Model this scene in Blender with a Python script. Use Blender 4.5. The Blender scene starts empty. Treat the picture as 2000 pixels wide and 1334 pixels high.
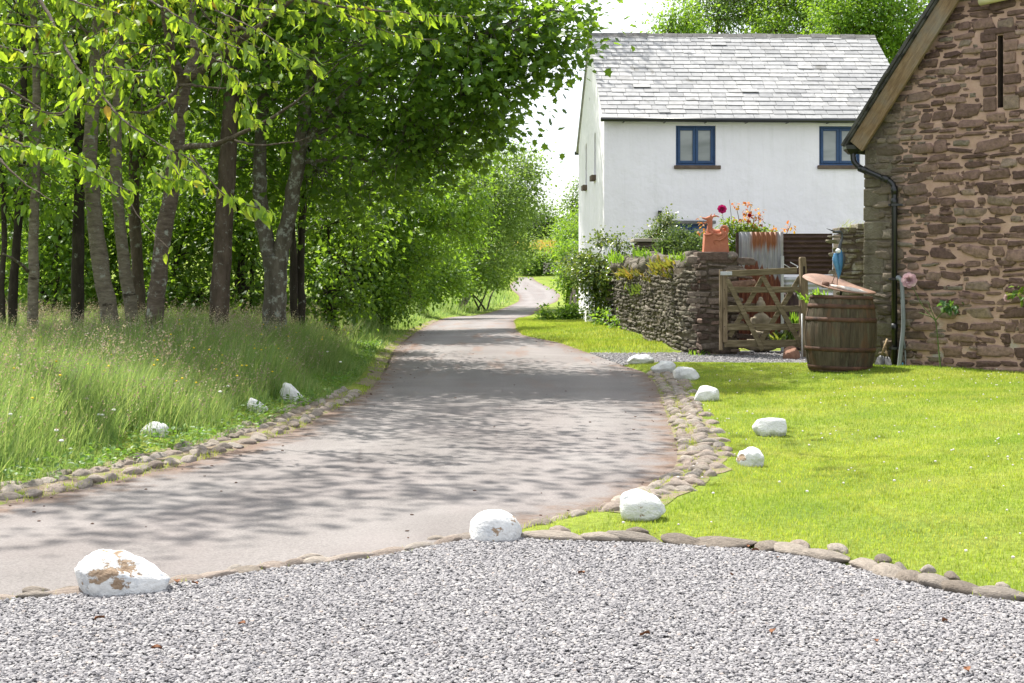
import bpy, bmesh, math, random
import numpy as np
from mathutils import Vector, Matrix, geometry, noise as mnoise
R = math.radians
rng = np.random.default_rng(7)
random.seed(7)
sc = bpy.context.scene
col = sc.collection

# ------------------------------------------------------------------ camera, world, sun, exposure
F, HZ, CH = 2778.0, 535.0, 1.25          # focal length in photo pixels, horizon row, eye height
cd = bpy.data.cameras.new('camera'); cam = bpy.data.objects.new('camera', cd); col.objects.link(cam)
cam.location = (0, 0, CH); cam.rotation_euler = (R(90), 0, 0)
cd.lens = 50; cd.sensor_width = 36; cd.shift_y = -(667 - HZ) / 2000; cd.clip_end = 2000; cd.clip_start = 0.05
sc.camera = cam

SUN = Vector((-0.345, 0.405, 0.847)).normalized()
el = math.asin(SUN.z); az = math.atan2(SUN.x, SUN.y)
w = bpy.data.worlds.new('World'); sc.world = w; w.use_nodes = True
wn = w.node_tree; wn.nodes.clear()
def wnode(t): return wn.nodes.new(t)
sky = wnode('ShaderNodeTexSky'); sky.sky_type = 'NISHITA'; sky.sun_disc = False
sky.sun_elevation = el; sky.sun_rotation = az; sky.air_density = 1.0; sky.dust_density = 2.0; sky.ozone_density = 1.0
tc = wnode('ShaderNodeTexCoord'); mp = wnode('ShaderNodeMapping'); mp.inputs['Scale'].default_value = (1, 1, 2.6)
nz = wnode('ShaderNodeTexNoise'); nz.inputs['Scale'].default_value = 2.2; nz.inputs['Detail'].default_value = 7; nz.inputs['Roughness'].default_value = .55
rp = wnode('ShaderNodeValToRGB'); rp.color_ramp.elements[0].position = .28; rp.color_ramp.elements[1].position = .58
rp.color_ramp.elements[0].color = (.35, .35, .35, 1); rp.color_ramp.elements[1].color = (.96, .96, .96, 1)
mx = wnode('ShaderNodeMix'); mx.data_type = 'RGBA'; mx.inputs[7].default_value = (6.3, 6.5, 6.8, 1)
bg = wnode('ShaderNodeBackground'); bg.inputs['Strength'].default_value = 0.115
wo = wnode('ShaderNodeOutputWorld')
L = wn.links.new
L(tc.outputs['Generated'], mp.inputs['Vector']); L(mp.outputs['Vector'], nz.inputs['Vector']); L(nz.outputs['Fac'], rp.inputs['Fac'])
L(rp.outputs['Color'], mx.inputs[0]); L(sky.outputs['Color'], mx.inputs[6]); L(mx.outputs[2], bg.inputs['Color']); L(bg.outputs['Background'], wo.inputs['Surface'])
sd = bpy.data.lights.new('sun', 'SUN'); sd.energy = 4.8; sd.angle = R(0.6); sd.color = (1.0, .955, .88)
so = bpy.data.objects.new('sun', sd); col.objects.link(so)
so.rotation_euler = (-SUN).to_track_quat('-Z', 'Y').to_euler(); so.location = (-20, 25, 40)
sc.view_settings.view_transform = 'Standard'; sc.view_settings.look = 'None'; sc.view_settings.gamma = 1
sc.view_settings.use_curve_mapping = False; sc.view_settings.exposure = 1.17
cy = sc.cycles
cy.max_bounces = 7; cy.diffuse_bounces = 4; cy.glossy_bounces = 2; cy.transmission_bounces = 4; cy.transparent_max_bounces = 8
cy.use_denoising = True; cy.caustics_reflective = False; cy.caustics_refractive = False; cy.sample_clamp_indirect = 6
try:
    cy.denoiser = 'OPENIMAGEDENOISE'; cy.denoising_input_passes = 'RGB_ALBEDO_NORMAL'; cy.denoising_prefilter = 'ACCURATE'
except Exception: pass

# ------------------------------------------------------------------ material helpers
def nd(nt, t, inp=None, **kw):
    n = nt.nodes.new(t)
    for k, v in kw.items(): setattr(n, k, v)
    for k, v in (inp or {}).items():
        if hasattr(v, 'is_output'): nt.links.new(v, n.inputs[k])
        else: n.inputs[k].default_value = v
    return n
def c4(c): return (c[0], c[1], c[2], 1)
def new_mat(name, rough=.8, spec=.3):
    m = bpy.data.materials.new(name); m.use_nodes = True; nt = m.node_tree; nt.nodes.clear()
    o = nt.nodes.new('ShaderNodeOutputMaterial'); p = nt.nodes.new('ShaderNodeBsdfPrincipled')
    p.inputs['Roughness'].default_value = rough; p.inputs['Specular IOR Level'].default_value = spec
    nt.links.new(p.outputs[0], o.inputs[0]); return m, nt, p, o
def pos(nt): return nd(nt, 'ShaderNodeNewGeometry').outputs['Position']
def objc(nt): return nd(nt, 'ShaderNodeTexCoord').outputs['Object']
def island(nt): return nd(nt, 'ShaderNodeNewGeometry').outputs['Random Per Island']
def noi(nt, vec, scale, detail=5, rough=.6, dist=0): return nd(nt, 'ShaderNodeTexNoise', {'Vector': vec, 'Scale': scale, 'Detail': detail, 'Roughness': rough, 'Distortion': dist}).outputs['Fac']
def ramp(nt, fac, stops, interp='LINEAR'):
    n = nd(nt, 'ShaderNodeValToRGB', {'Fac': fac}); cr = n.color_ramp; cr.interpolation = interp
    while len(cr.elements) < len(stops): cr.elements.new(.5)
    for e, (p_, c_) in zip(cr.elements, stops):
        e.position = p_; e.color = c4(c_) if hasattr(c_, '__len__') else (c_, c_, c_, 1)
    return n.outputs['Color']
def mixc(nt, fac, a, b, mode='MIX'):
    n = nd(nt, 'ShaderNodeMix', data_type='RGBA', blend_type=mode)
    for i, v in ((0, fac), (6, a), (7, b)):
        if hasattr(v, 'is_output'): nt.links.new(v, n.inputs[i])
        elif i: n.inputs[i].default_value = c4(v)
        else: n.inputs[i].default_value = v
    return n.outputs[2]
def mth(nt, op, a, b=0.0):
    n = nd(nt, 'ShaderNodeMath', operation=op)
    for i, v in ((0, a), (1, b)):
        if hasattr(v, 'is_output'): nt.links.new(v, n.inputs[i])
        else: n.inputs[i].default_value = v
    return n.outputs[0]
def sepx(nt, v): return nd(nt, 'ShaderNodeSeparateXYZ', {'Vector': v}).outputs
def scl(nt, v, s): return nd(nt, 'ShaderNodeMapping', {'Vector': v, 'Scale': s}).outputs['Vector']
def bmp(nt, p, h, strength=.5, dist=.02):
    b = nd(nt, 'ShaderNodeBump', {'Height': h, 'Strength': strength, 'Distance': dist}); nt.links.new(b.outputs[0], p.inputs['Normal'])
def setc(nt, p, c): nt.links.new(c, p.inputs['Base Color'])
MATS = {}
def basic(name, stops, scale=6, rough=.8, spec=.3, bs=40, bstr=.4, bd=.01, detail=6, coords='obj', stretch=None, metal=0):
    m, nt, p, o = new_mat(name, rough, spec); v = objc(nt) if coords == 'obj' else pos(nt)
    if stretch: v = scl(nt, v, stretch)
    setc(nt, p, ramp(nt, noi(nt, v, scale, detail), stops)); p.inputs['Metallic'].default_value = metal
    if bstr: bmp(nt, p, noi(nt, v, bs, 4), bstr, bd)
    return m
def leaf_mat(name, stops, trans=(.25, .4, .03), tf=.42, rough=.5, spec=.35, big=0):
    m, nt, p, o = new_mat(name, rough, spec)
    r_ = island(nt)
    c = ramp(nt, r_, stops)
    v = ramp(nt, noi(nt, pos(nt), 1.1, 3), [(.3, .72), (.7, 1.25)])
    c = mixc(nt, 1.0, c, v, 'MULTIPLY'); setc(nt, p, c)
    t = nd(nt, 'ShaderNodeBsdfTranslucent'); tcol = mixc(nt, .55, mixc(nt, 1.0, c, (3.0, 2.9, 1.6), 'MULTIPLY'), trans); nt.links.new(tcol, t.inputs['Color'])
    ms = nd(nt, 'ShaderNodeMixShader', {0: tf, 1: p.outputs[0], 2: t.outputs[0]}); nt.links.new(ms.outputs[0], o.inputs[0])
    return m

# ------------------------------------------------------------------ object helpers
def tag(o, label=None, cat=None, group=None, kind=None):
    if label: o['label'] = label
    if cat: o['category'] = cat
    if group: o['group'] = group
    if kind: o['kind'] = kind
    return o
def empty(name, loc, rz=0, label=None, cat=None, group=None):
    o = bpy.data.objects.new(name, None); col.objects.link(o); o.location = loc; o.rotation_euler.z = rz; o.empty_display_size = .1
    return tag(o, label, cat, group)
def link(name, me, m=None, parent=None, loc=None, smooth=False):
    o = bpy.data.objects.new(name, me); col.objects.link(o)
    if m: me.materials.append(m)
    if parent: o.parent = parent
    if loc is not None: o.location = loc
    me.polygons.foreach_set('use_smooth', np.full(len(me.polygons), bool(smooth)))
    return o
def mesh_np(name, V, faces):
    """faces: list of int arrays (n,k)"""
    me = bpy.data.meshes.new(name); V = np.asarray(V, np.float32).reshape(-1, 3)
    me.vertices.add(len(V)); me.vertices.foreach_set('co', V.ravel())
    faces = [np.asarray(f, np.int32) for f in faces if len(f)]
    tot = np.concatenate([np.full(len(f), f.shape[1], np.int32) for f in faces]); idx = np.concatenate([f.ravel() for f in faces])
    me.loops.add(len(idx)); me.loops.foreach_set('vertex_index', idx)
    me.polygons.add(len(tot)); me.polygons.foreach_set('loop_start', np.concatenate([[0], np.cumsum(tot)[:-1]]).astype(np.int32))
    try: me.polygons.foreach_set('loop_total', tot)
    except Exception: pass
    me.update(calc_edges=True); me.validate(); return me
class MB:
    def __init__(s): s.V = []; s.F = {3: [], 4: []}; s.n = 0
    def add(s, V, F3=None, F4=None):
        V = np.asarray(V, float).reshape(-1, 3); s.V.append(V)
        if F3 is not None and len(F3): s.F[3].append(np.asarray(F3) + s.n)
        if F4 is not None and len(F4): s.F[4].append(np.asarray(F4) + s.n)
        s.n += len(V); return s
    def box(s, x0, x1, y0, y1, z0, z1, M=None):
        V = np.array([(x, y, z) for z in (z0, z1) for y in (y0, y1) for x in (x0, x1)], float)
        if M is not None: V = np.array([M @ Vector(v) for v in V])
        return s.add(V, None, [(0, 2, 3, 1), (4, 5, 7, 6), (0, 1, 5, 4), (2, 6, 7, 3), (0, 4, 6, 2), (1, 3, 7, 5)])
    def beam(s, a, b, wd, th, up=(0, 0, 1)):
        a = Vector(a); b = Vector(b); d = (b - a); l = d.length; d.normalize(); u = Vector(up); x = d.cross(u).normalized(); u = x.cross(d).normalized()
        M = Matrix.Translation(a) @ Matrix((x, d, u)).transposed().to_4x4()
        return s.box(-wd / 2, wd / 2, 0, l, -th / 2, th / 2, M)
    def tube(s, P, r, n=8, cap=True):
        P = np.asarray(P, float); k = len(P); r = np.broadcast_to(np.asarray(r, float), (k,))
        T = np.gradient(P, axis=0); T /= np.linalg.norm(T, axis=1)[:, None] + 1e-9
        ref = np.array([0, 0, 1.0]) if abs(T[0][2]) < .9 else np.array([1.0, 0, 0])
        A = np.zeros((k, 3)); 
        x = np.cross(T[0], ref); x /= np.linalg.norm(x)
        for i in range(k):
            x = x - T[i] * np.dot(x, T[i]); x /= np.linalg.norm(x) + 1e-9; A[i] = x
        B = np.cross(T, A); th = np.arange(n) * 2 * np.pi / n
        V = P[:, None] + r[:, None, None] * (np.cos(th)[None, :, None] * A[:, None] + np.sin(th)[None, :, None] * B[:, None])
        V = V.reshape(-1, 3); i, j = np.meshgrid(np.arange(k - 1), np.arange(n), indexing='ij'); j2 = (j + 1) % n
        q = np.stack([i * n + j, i * n + j2, (i + 1) * n + j2, (i + 1) * n + j], -1).reshape(-1, 4)
        t = []
        if cap:
            V = np.vstack([V, P[:1], P[-1:]]); b0, b1 = k * n, k * n + 1
            t = [(b0, (m + 1) % n, m) for m in range(n)] + [(b1, (k - 1) * n + m, (k - 1) * n + (m + 1) % n) for m in range(n)]
        return s.add(V, t, q)
    def lathe(s, prof, n=24, M=None, jag=None):
        prof = np.asarray(prof, float); k = len(prof); th = np.arange(n) * 2 * np.pi / n
        V = np.stack([prof[:, 0][:, None] * np.cos(th), prof[:, 0][:, None] * np.sin(th), np.repeat(prof[:, 1][:, None], n, 1)], -1).reshape(-1, 3)
        if M is not None: V = np.array([M @ Vector(v) for v in V])
        i, j = np.meshgrid(np.arange(k - 1), np.arange(n), indexing='ij'); j2 = (j + 1) % n
        return s.add(V, None, np.stack([i * n + j, i * n + j2, (i + 1) * n + j2, (i + 1) * n + j], -1).reshape(-1, 4))
    def ell(s, c, r, n=12, M=None):
        th = np.linspace(0, np.pi, n // 2 + 1); ph = np.arange(n) * 2 * np.pi / n
        V = np.stack([np.sin(th)[:, None] * np.cos(ph) * r[0], np.sin(th)[:, None] * np.sin(ph) * r[1], np.repeat(np.cos(th)[:, None], n, 1) * r[2]], -1).reshape(-1, 3)
        if M is not None: V = V @ np.array(M.to_3x3()).T
        V = V + np.array(c); k = n // 2 + 1
        i, j = np.meshgrid(np.arange(k - 1), np.arange(n), indexing='ij'); j2 = (j + 1) % n
        return s.add(V, None, np.stack([i * n + j, (i + 1) * n + j, (i + 1) * n + j2, i * n + j2], -1).reshape(-1, 4))
    def prism(s, poly, axis_pt, ext, fn):
        """poly: 2D outline; fn(u,v,w)->xyz; extruded from w=axis_pt to ext"""
        n = len(poly); V = [fn(u, v, axis_pt) for u, v in poly] + [fn(u, v, ext) for u, v in poly]
        c0 = np.mean(V[:n], 0); c1 = np.mean(V[n:], 0); V = V + [tuple(c0), tuple(c1)]
        t = [(2 * n, (i + 1) % n, i) for i in range(n)] + [(2 * n + 1, n + i, n + (i + 1) % n) for i in range(n)]
        return s.add(V, t, [(i, (i + 1) % n, n + (i + 1) % n, n + i) for i in range(n)])
    def build(s, name, m=None, parent=None, smooth=False, fix=False):
        V = np.vstack(s.V); me = mesh_np(name, V, [np.vstack(f) for f in s.F.values() if f])
        if fix:
            bm = bmesh.new(); bm.from_mesh(me); bmesh.ops.recalc_face_normals(bm, faces=bm.faces[:]); bm.to_mesh(me); bm.free()
        return link(name, me, m, parent, None, smooth)
def bevel(o, wd=.006, seg=2):
    md = o.modifiers.new('bevel', 'BEVEL'); md.width = wd; md.segments = seg; md.limit_method = 'ANGLE'; md.angle_limit = R(40); return o
def bake(o):
    dg = bpy.context.evaluated_depsgraph_get(); me = bpy.data.meshes.new_from_object(o.evaluated_get(dg)); o.modifiers.clear(); o.data = me; return o
def organic(o, voxel=.01, smooth=3):
    md = o.modifiers.new('rm', 'REMESH'); md.mode = 'VOXEL'; md.voxel_size = voxel; md.use_smooth_shade = True
    if smooth: sm = o.modifiers.new('sm', 'SMOOTH'); sm.iterations = smooth; sm.factor = .5
    return bake(o)
def cut(o, boxes):
    b = MB()
    for f in boxes: f(b)
    c = b.build('cutter', None, None, False, True); c.matrix_world = o.matrix_world
    md = o.modifiers.new('bool', 'BOOLEAN'); md.object = c; md.operation = 'DIFFERENCE'; md.solver = 'EXACT'
    if o.parent: c.parent = o.parent
    bpy.context.view_layer.update(); bake(o); me = c.data; bpy.data.objects.remove(c); bpy.data.meshes.remove(me); return o
def at(px, py, Y): return Vector(((px - 1000) * Y / F, Y, CH - (py - HZ) * Y / F))

# ------------------------------------------------------------------ terrain
_by = np.linspace(-60, 600, 6601)
_bz = np.interp(_by, [-60, 16, 24, 30, 37, 45, 60, 86, 100, 120, 128, 134, 142, 150, 220, 600], [0, 0, .02, .04, -.06, -.22, -.5, -.42, .15, .75, 1.3, 2.7, 3.9, 4.3, 6.5, 20])
_k = np.exp(-np.linspace(-2, 2, 41) ** 2); _bz = np.convolve(np.pad(_bz, 20, 'edge'), _k / _k.sum(), 'valid')
def base(y): return np.interp(y, _by, _bz)
def G0(px, py):
    Y = np.linspace(2.5, 200, 20000); zr = CH - (py - HZ) * Y / F; i = np.argmax(zr <= base(Y)); y = Y[i]; return ((px - 1000) * y / F, y)
def densify(P, step):
    P = np.asarray(P, float); out = [P[0]]
    for a, b in zip(P[:-1], P[1:]):
        n = max(1, int(np.linalg.norm(b - a) / step))
        for i in range(1, n + 1): out.append(a + (b - a) * i / n)
    return np.array(out)
def smooth_line(P, it=2):
    P = np.asarray(P, float)
    for _ in range(it):
        Q = [P[0]]
        for a, b in zip(P[:-1], P[1:]): Q += [a * .75 + b * .25, a * .25 + b * .75]
        Q.append(P[-1]); P = np.array(Q)
    return P
# far part of the lane given in metres, near part read off the ground plane
left_far = [(.55, 123), (-.1, 112), (-.2, 103), (.07, 98), (.5, 92), (.4, 85), (-.54, 69), (-1.1, 62.5), (-2.45, 54)]
left_edge = smooth_line(left_far + [G0(*p) for p in [(850, 628), (803, 655), (772, 676), (758, 700), (748, 725), (722, 762), (640, 808), (560, 848), (420, 893), (200, 947), (0, 990)]] + [(-3.7, 6.2), (-6.5, 3.4), (-11, .8), (-20, -3)])
right_far = [(1.8, 123), (2.2, 112), (3.1, 98), (3.2, 92), (2.4, 82), (1.5, 73), (1.1, 65), (.4, 53), (.1, 46), (.08, 39)]
right_edge = smooth_line(right_far + [G0(*p) for p in [(1012, 650), (1030, 658), (1090, 668), (1150, 690)]])
right_near = smooth_line([G0(*p) for p in [(1215, 714), (1262, 728), (1288, 748), (1306, 800), (1326, 850), (1338, 895), (1322, 928), (1280, 950), (1195, 992), (1100, 1014), (1015, 1036)]])
kerb = smooth_line([(-9.5, -2), (-6, 2.0), (-3.4, 4.35)] + [G0(*p) for p in [(0, 1174), (120, 1166), (330, 1146), (560, 1108), (700, 1096), (800, 1077), (900, 1056), (1000, 1052)]])
kerb2 = smooth_line([G0(*p) for p in [(1000, 1052), (1120, 1058), (1250, 1062), (1350, 1067), (1450, 1073), (1560, 1085), (1660, 1107), (1760, 1135), (1880, 1162), (1960, 1175), (2090, 1190)]] + [(3.2, 5.0), (5, 4.4), (9, 4.0)])
spur_t = [G0(*p) for p in [(1150, 690), (1215, 691), (1300, 690), (1370, 690), (1450, 686), (1560, 686)]]
spur_b = [G0(*p) for p in [(1215, 714), (1260, 711), (1330, 710), (1450, 711), (1540, 711), (1590, 712)]]
road_poly = np.vstack([left_edge, [(-20, -8)], [(-9.5, -8)], kerb, right_near[::-1], right_edge[::-1]])
gravel_poly = np.vstack([kerb, kerb2, [(9, -8), (-9.4, -8)]])
spur_poly = np.vstack([spur_t, [(4.6, 22.6), (4.6, 19.8)], spur_b[::-1]])
def inside(P, poly):
    x, y = P[:, 0], P[:, 1]; r_ = np.zeros(len(P), bool); a = poly; b = np.roll(poly, -1, 0)
    for (x0, y0), (x1, y1) in zip(a, b):
        if y0 == y1: continue
        c = ((y0 > y) != (y1 > y)); r_ ^= c & (x < (x1 - x0) * (y - y0) / (y1 - y0) + x0)
    return r_
def dist_line(P, line, closed=False):
    P = np.asarray(P, np.float32); a = np.asarray(line, np.float32); b = np.roll(a, -1, 0)
    if not closed: a, b = a[:-1], b[:-1]
    d = np.full(len(P), 1e9, np.float32)
    for p, q in zip(a, b):
        v = q - p; t = np.clip(((P - p) @ v) / max(v @ v, 1e-9), 0, 1); d = np.minimum(d, np.linalg.norm(P - p - t[:, None] * v, axis=1))
    return d
def sdist(P, poly): return np.where(inside(P, poly), 1, -1) * dist_line(P, poly, True)
ax = np.concatenate([np.arange(-400, -60, 20), np.arange(-60, -12, 2), np.arange(-12, 9, .12), np.arange(9, 60, 2), np.arange(60, 401, 20)])
ay = np.concatenate([np.arange(-12, 2.5, .5), np.arange(2.5, 26, .12), np.arange(26, 50, .4), np.arange(50, 130, 1.5), np.arange(130, 600, 15)])
GX, GY = np.meshgrid(ax, ay, indexing='ij'); PT = np.stack([GX.ravel(), GY.ravel()], 1)
def sm(a, b, x): t = np.clip((x - a) / (b - a), 0, 1); return t * t * (3 - 2 * t)
s_all = np.full(len(PT), -1e9)
for pl in (road_poly, gravel_poly, spur_poly): s_all = np.maximum(s_all, sdist(PT, pl))
side_r = PT[:, 0] > np.interp(PT[:, 1], [0, 8, 14, 60, 130], [-.2, .6, .6, -.5, 2])
z = base(PT[:, 1]) + .03 * (1 - sm(-.10, .0, s_all)) * np.where(s_all < 0, 1, 1) - .055 * sm(0, .14, s_all)
und = np.array([mnoise.noise(Vector((x * .35, y * .35, 3.1))) * .05 + mnoise.noise(Vector((x * 1.3, y * 1.3, 9.1))) * .012 for x, y in PT])
out = sm(.1, 1.2, -s_all)
z += und * out
z += np.where(side_r, .10 * sm(.4, 3.0, -s_all) * sm(4, 9, PT[:, 1]) * (1 - sm(30, 40, PT[:, 1])), .16 * sm(.3, 2.5, -s_all) * (1 - sm(40, 70, PT[:, 1])))
z += np.where((~side_r) & (PT[:, 1] > 25), .5 * sm(1, 10, -s_all), 0)
GZ = z.reshape(GX.shape)
def gz(x, y):
    x = np.asarray(x, float); y = np.asarray(y, float)
    i = np.clip(np.searchsorted(ax, x) - 1, 0, len(ax) - 2); j = np.clip(np.searchsorted(ay, y) - 1, 0, len(ay) - 2)
    u = (x - ax[i]) / (ax[i + 1] - ax[i]); v = (y - ay[j]) / (ay[j + 1] - ay[j])
    return GZ[i, j] * (1 - u) * (1 - v) + GZ[i + 1, j] * u * (1 - v) + GZ[i, j + 1] * (1 - u) * v + GZ[i + 1, j + 1] * u * v
def RG(px, py):
    Y = np.linspace(3, 140, 8000); X = (px - 1000) * Y / F; zr = CH - (py - HZ) * Y / F; i = np.argmax(zr <= gz(X, Y)); return Vector((X[i], Y[i], float(gz(X[i], Y[i]))))
nx, ny = len(ax), len(ay)
i, j = np.meshgrid(np.arange(nx - 1), np.arange(ny - 1), indexing='ij')
quads = np.stack([i * ny + j, (i + 1) * ny + j, (i + 1) * ny + j + 1, i * ny + j + 1], -1).reshape(-1, 4)
m, nt, p, o = new_mat('turf_ground', .95, .1); v = pos(nt)
ca = ramp(nt, noi(nt, v, .9, 5), [(.3, (.12, .18, .03)), (.55, (.20, .25, .04)), (.75, (.27, .28, .07))])
cb = ramp(nt, noi(nt, v, 25, 4), [(.3, .6), (.7, 1.2)])
setc(nt, p, mixc(nt, 1, ca, cb, 'MULTIPLY')); bmp(nt, p, noi(nt, v, 60, 4), .8, .03)
tag(link('ground', mesh_np('ground', np.stack([GX.ravel(), GY.ravel(), GZ.ravel()], 1), [quads]), m, None, None, True), kind='structure')
def sheet(name, poly, zf, spacing, m, ymax=1e9):
    poly = densify(np.vstack([poly, poly[:1]]), spacing)[:-1]
    x0, y0 = poly.min(0); x1, y1 = poly.max(0)
    g = np.stack(np.meshgrid(np.arange(x0, x1, spacing), np.arange(y0, y1, spacing)), -1).reshape(-1, 2)
    g = g[inside(g, poly)]; g = g[dist_line(g, poly, True) > spacing * .45]
    pts = [Vector(q) for q in poly] + [Vector(q) for q in g]; n = len(poly)
    vs, es, fs, *_ = geometry.delaunay_2d_cdt(pts, [(k, (k + 1) % n) for k in range(n)], [], 1, 1e-5)
    V = np.array([(q.x, q.y, 0) for q in vs]); V[:, 2] = zf(V[:, 0], V[:, 1])
    me = mesh_np(name, V, [np.array([f for f in fs if len(f) == 3])])
    bm = bmesh.new(); bm.from_mesh(me); bmesh.ops.recalc_face_normals(bm, faces=bm.faces[:])
    if sum(f.normal.z for f in bm.faces) < 0: bmesh.ops.reverse_faces(bm, faces=bm.faces[:])
    bm.to_mesh(me); bm.free()
    return tag(link(name, me, m, None, None, True), kind='structure')
# tarmac lane
m, nt, p, o = new_mat('worn_tarmac', .9, .25); v = pos(nt)
big = ramp(nt, noi(nt, v, .8, 5), [(.3, (.150, .137, .131)), (.6, (.192, .176, .169)), (.8, (.226, .209, .201))])
grit = ramp(nt, noi(nt, v, 90, 3, .7), [(.3, .66), (.55, 1.03), (.75, 1.25)])
c = mixc(nt, 1, big, grit, 'MULTIPLY')
streak = ramp(nt, noi(nt, scl(nt, v, (1.6, .22, 1)), 1.6, 6, .65), [(.52, 0.), (.68, 1.)])
xyz = sepx(nt, v)
nearY = ramp(nt, mth(nt, 'DIVIDE', xyz[1], 60.0), [(.2, 0.), (.38, .9), (.8, .8), (1, .2)])
c = mixc(nt, mth(nt, 'MULTIPLY', streak, mth(nt, 'MULTIPLY', nearY, .8)), c, (.17, .095, .06))
patch = ramp(nt, noi(nt, scl(nt, v, (1, .55, 1)), .55, 4, .5), [(.45, 0.), (.5, 1.), (.56, 1.), (.6, 0.)])
c = mixc(nt, mth(nt, 'MULTIPLY', patch, .18), c, (.16, .13, .125))
crack = nd(nt, 'ShaderNodeTexVoronoi', {'Vector': scl(nt, v, (1, .35, 1)), 'Scale': .5, 'Randomness': 1.0}, feature='DISTANCE_TO_EDGE').outputs['Distance']
crk = mth(nt, 'MULTIPLY', ramp(nt, crack, [(0, 1.), (.006, .0)]), ramp(nt, noi(nt, v, .7, 3), [(.5, 0.), (.6, .45)]))
c = mixc(nt, crk, c, (.09, .07, .065))
ed = nd(nt, 'ShaderNodeAttribute', attribute_name='edge').outputs['Fac']
em = mth(nt, 'ADD', ed, mth(nt, 'MULTIPLY', mth(nt, 'SUBTRACT', noi(nt, v, 3.5, 7, .7), .5), 1.1))
c = mixc(nt, ramp(nt, em, [(.0, .85), (.28, 0.)]), c, ramp(nt, noi(nt, v, 30, 5, .7), [(.3, (.075, .045, .03)), (.7, (.19, .125, .09))]))
trk = mth(nt, 'MULTIPLY', ramp(nt, mth(nt, 'ABSOLUTE', mth(nt, 'SUBTRACT', mth(nt, 'ADD', ed, mth(nt, 'MULTIPLY', noi(nt, v, .6, 3), .25)), .85)), [(.08, .16), (.32, 0.)]), 1.0)
c = mixc(nt, trk, c, (.30, .283, .274))
setc(nt, p, c); bmp(nt, p, noi(nt, v, 120, 3, .8), .55, .006)
MATS['tarmac'] = m
rd = sheet('road', road_poly, lambda x, y: base(y) + .004, .30, m)
_v = np.empty(len(rd.data.vertices) * 3, np.float32); rd.data.vertices.foreach_get('co', _v); _v = _v.reshape(-1, 3)[:, :2]
_d = np.minimum(np.minimum(dist_line(_v, left_edge), dist_line(_v, right_near)), dist_line(_v, right_edge)); rd.data.attributes.new('edge', 'FLOAT', 'POINT').data.foreach_set('value', _d.astype(np.float32))
# gravel bed beneath the loose stones
def gravel_bed(name, dark=1.0):
    m, nt, p, o = new_mat(name, .9, .2); v = pos(nt)
    vo = nd(nt, 'ShaderNodeTexVoronoi', {'Vector': v, 'Scale': 55.0, 'Randomness': 1.0})
    c = ramp(nt, nd(nt, 'ShaderNodeSeparateColor', {'Color': vo.outputs['Color']}).outputs[0], [(0, (.11 * dark, .11 * dark, .118 * dark)), (.5, (.21 * dark, .21 * dark, .22 * dark)), (1, (.34 * dark, .335 * dark, .335 * dark))])
    setc(nt, p, c); bmp(nt, p, vo.outputs['Distance'], 1.0, -.012); return m
sheet('gravel_bed', gravel_poly, lambda x, y: base(y) + .002, .5, gravel_bed('gravel_bed', 1.0))
bounce_poly = np.array([(3.3, 23.2), (11.5, 23.2), (11.8, 38.4), (2.75, 37.8), (2.55, 29.6)])  # unseen grey sheet added to cut green bounce light on the cottage
road_end = None
sheet('bounce_sheet', bounce_poly, lambda x, y: gz(x, y) + .03, .5, gravel_bed('bounce_gravel', .9))
m, nt, p, o = new_mat('kerb_earth', .95, .1); v = pos(nt)
c = ramp(nt, noi(nt, v, 7, 6, .7), [(.3, (.14, .105, .075)), (.48, (.22, .175, .13)), (.6, (.15, .17, .05)), (.75, (.20, .26, .05))]); setc(nt, p, c); bmp(nt, p, noi(nt, v, 45, 5), .9, .02); earth = m
def strip(line, o0, o1, sgn):
    ln = densify(line, .15); t = np.gradient(ln, axis=0); t /= np.linalg.norm(t, axis=1)[:, None]; nn = np.stack([-t[:, 1], t[:, 0]], 1); nn = np.where((nn[:, :1] * sgn) > 0, nn, -nn)
    V = []; k = 6
    for f_ in np.linspace(o0, o1, k): q = ln + nn * (f_ + (rng.normal(0, .035, (len(ln), 1)) if f_ in (o1,) else 0)); V.append(np.column_stack([q, np.maximum(gz(q[:, 0], q[:, 1]), base(q[:, 1])) + .004]))
    n = len(ln); V = np.vstack(V); Q = [(a * n + b, a * n + b + 1, (a + 1) * n + b + 1, (a + 1) * n + b) for a in range(k - 1) for b in range(n - 1)]
    o_ = link('earth_strip', mesh_np('earth_strip', V, [np.array(Q)]), earth, None, None, True); bm = bmesh.new(); bm.from_mesh(o_.data)
    bmesh.ops.recalc_face_normals(bm, faces=bm.faces[:])
    if sum(f.normal.z for f in bm.faces) < 0: bmesh.ops.reverse_faces(bm, faces=bm.faces[:])
    bm.to_mesh(o_.data); bm.free(); tag(o_, kind='structure')
strip(right_near[6:-7], -.04, .28, 1); strip(left_edge[(left_edge[:, 1] < 15.6) & (left_edge[:, 1] > 6.2)], .0, .40, -1); strip(left_edge[(left_edge[:, 1] < 44) & (left_edge[:, 1] > 15.4)], -.05, .14, -1); strip(kerb2[:-2], -.05, .2, 1) if False else None
sheet('path', spur_poly, lambda x, y: base(y) + .006, .4, gravel_bed('path_gravel', 1.0))

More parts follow.
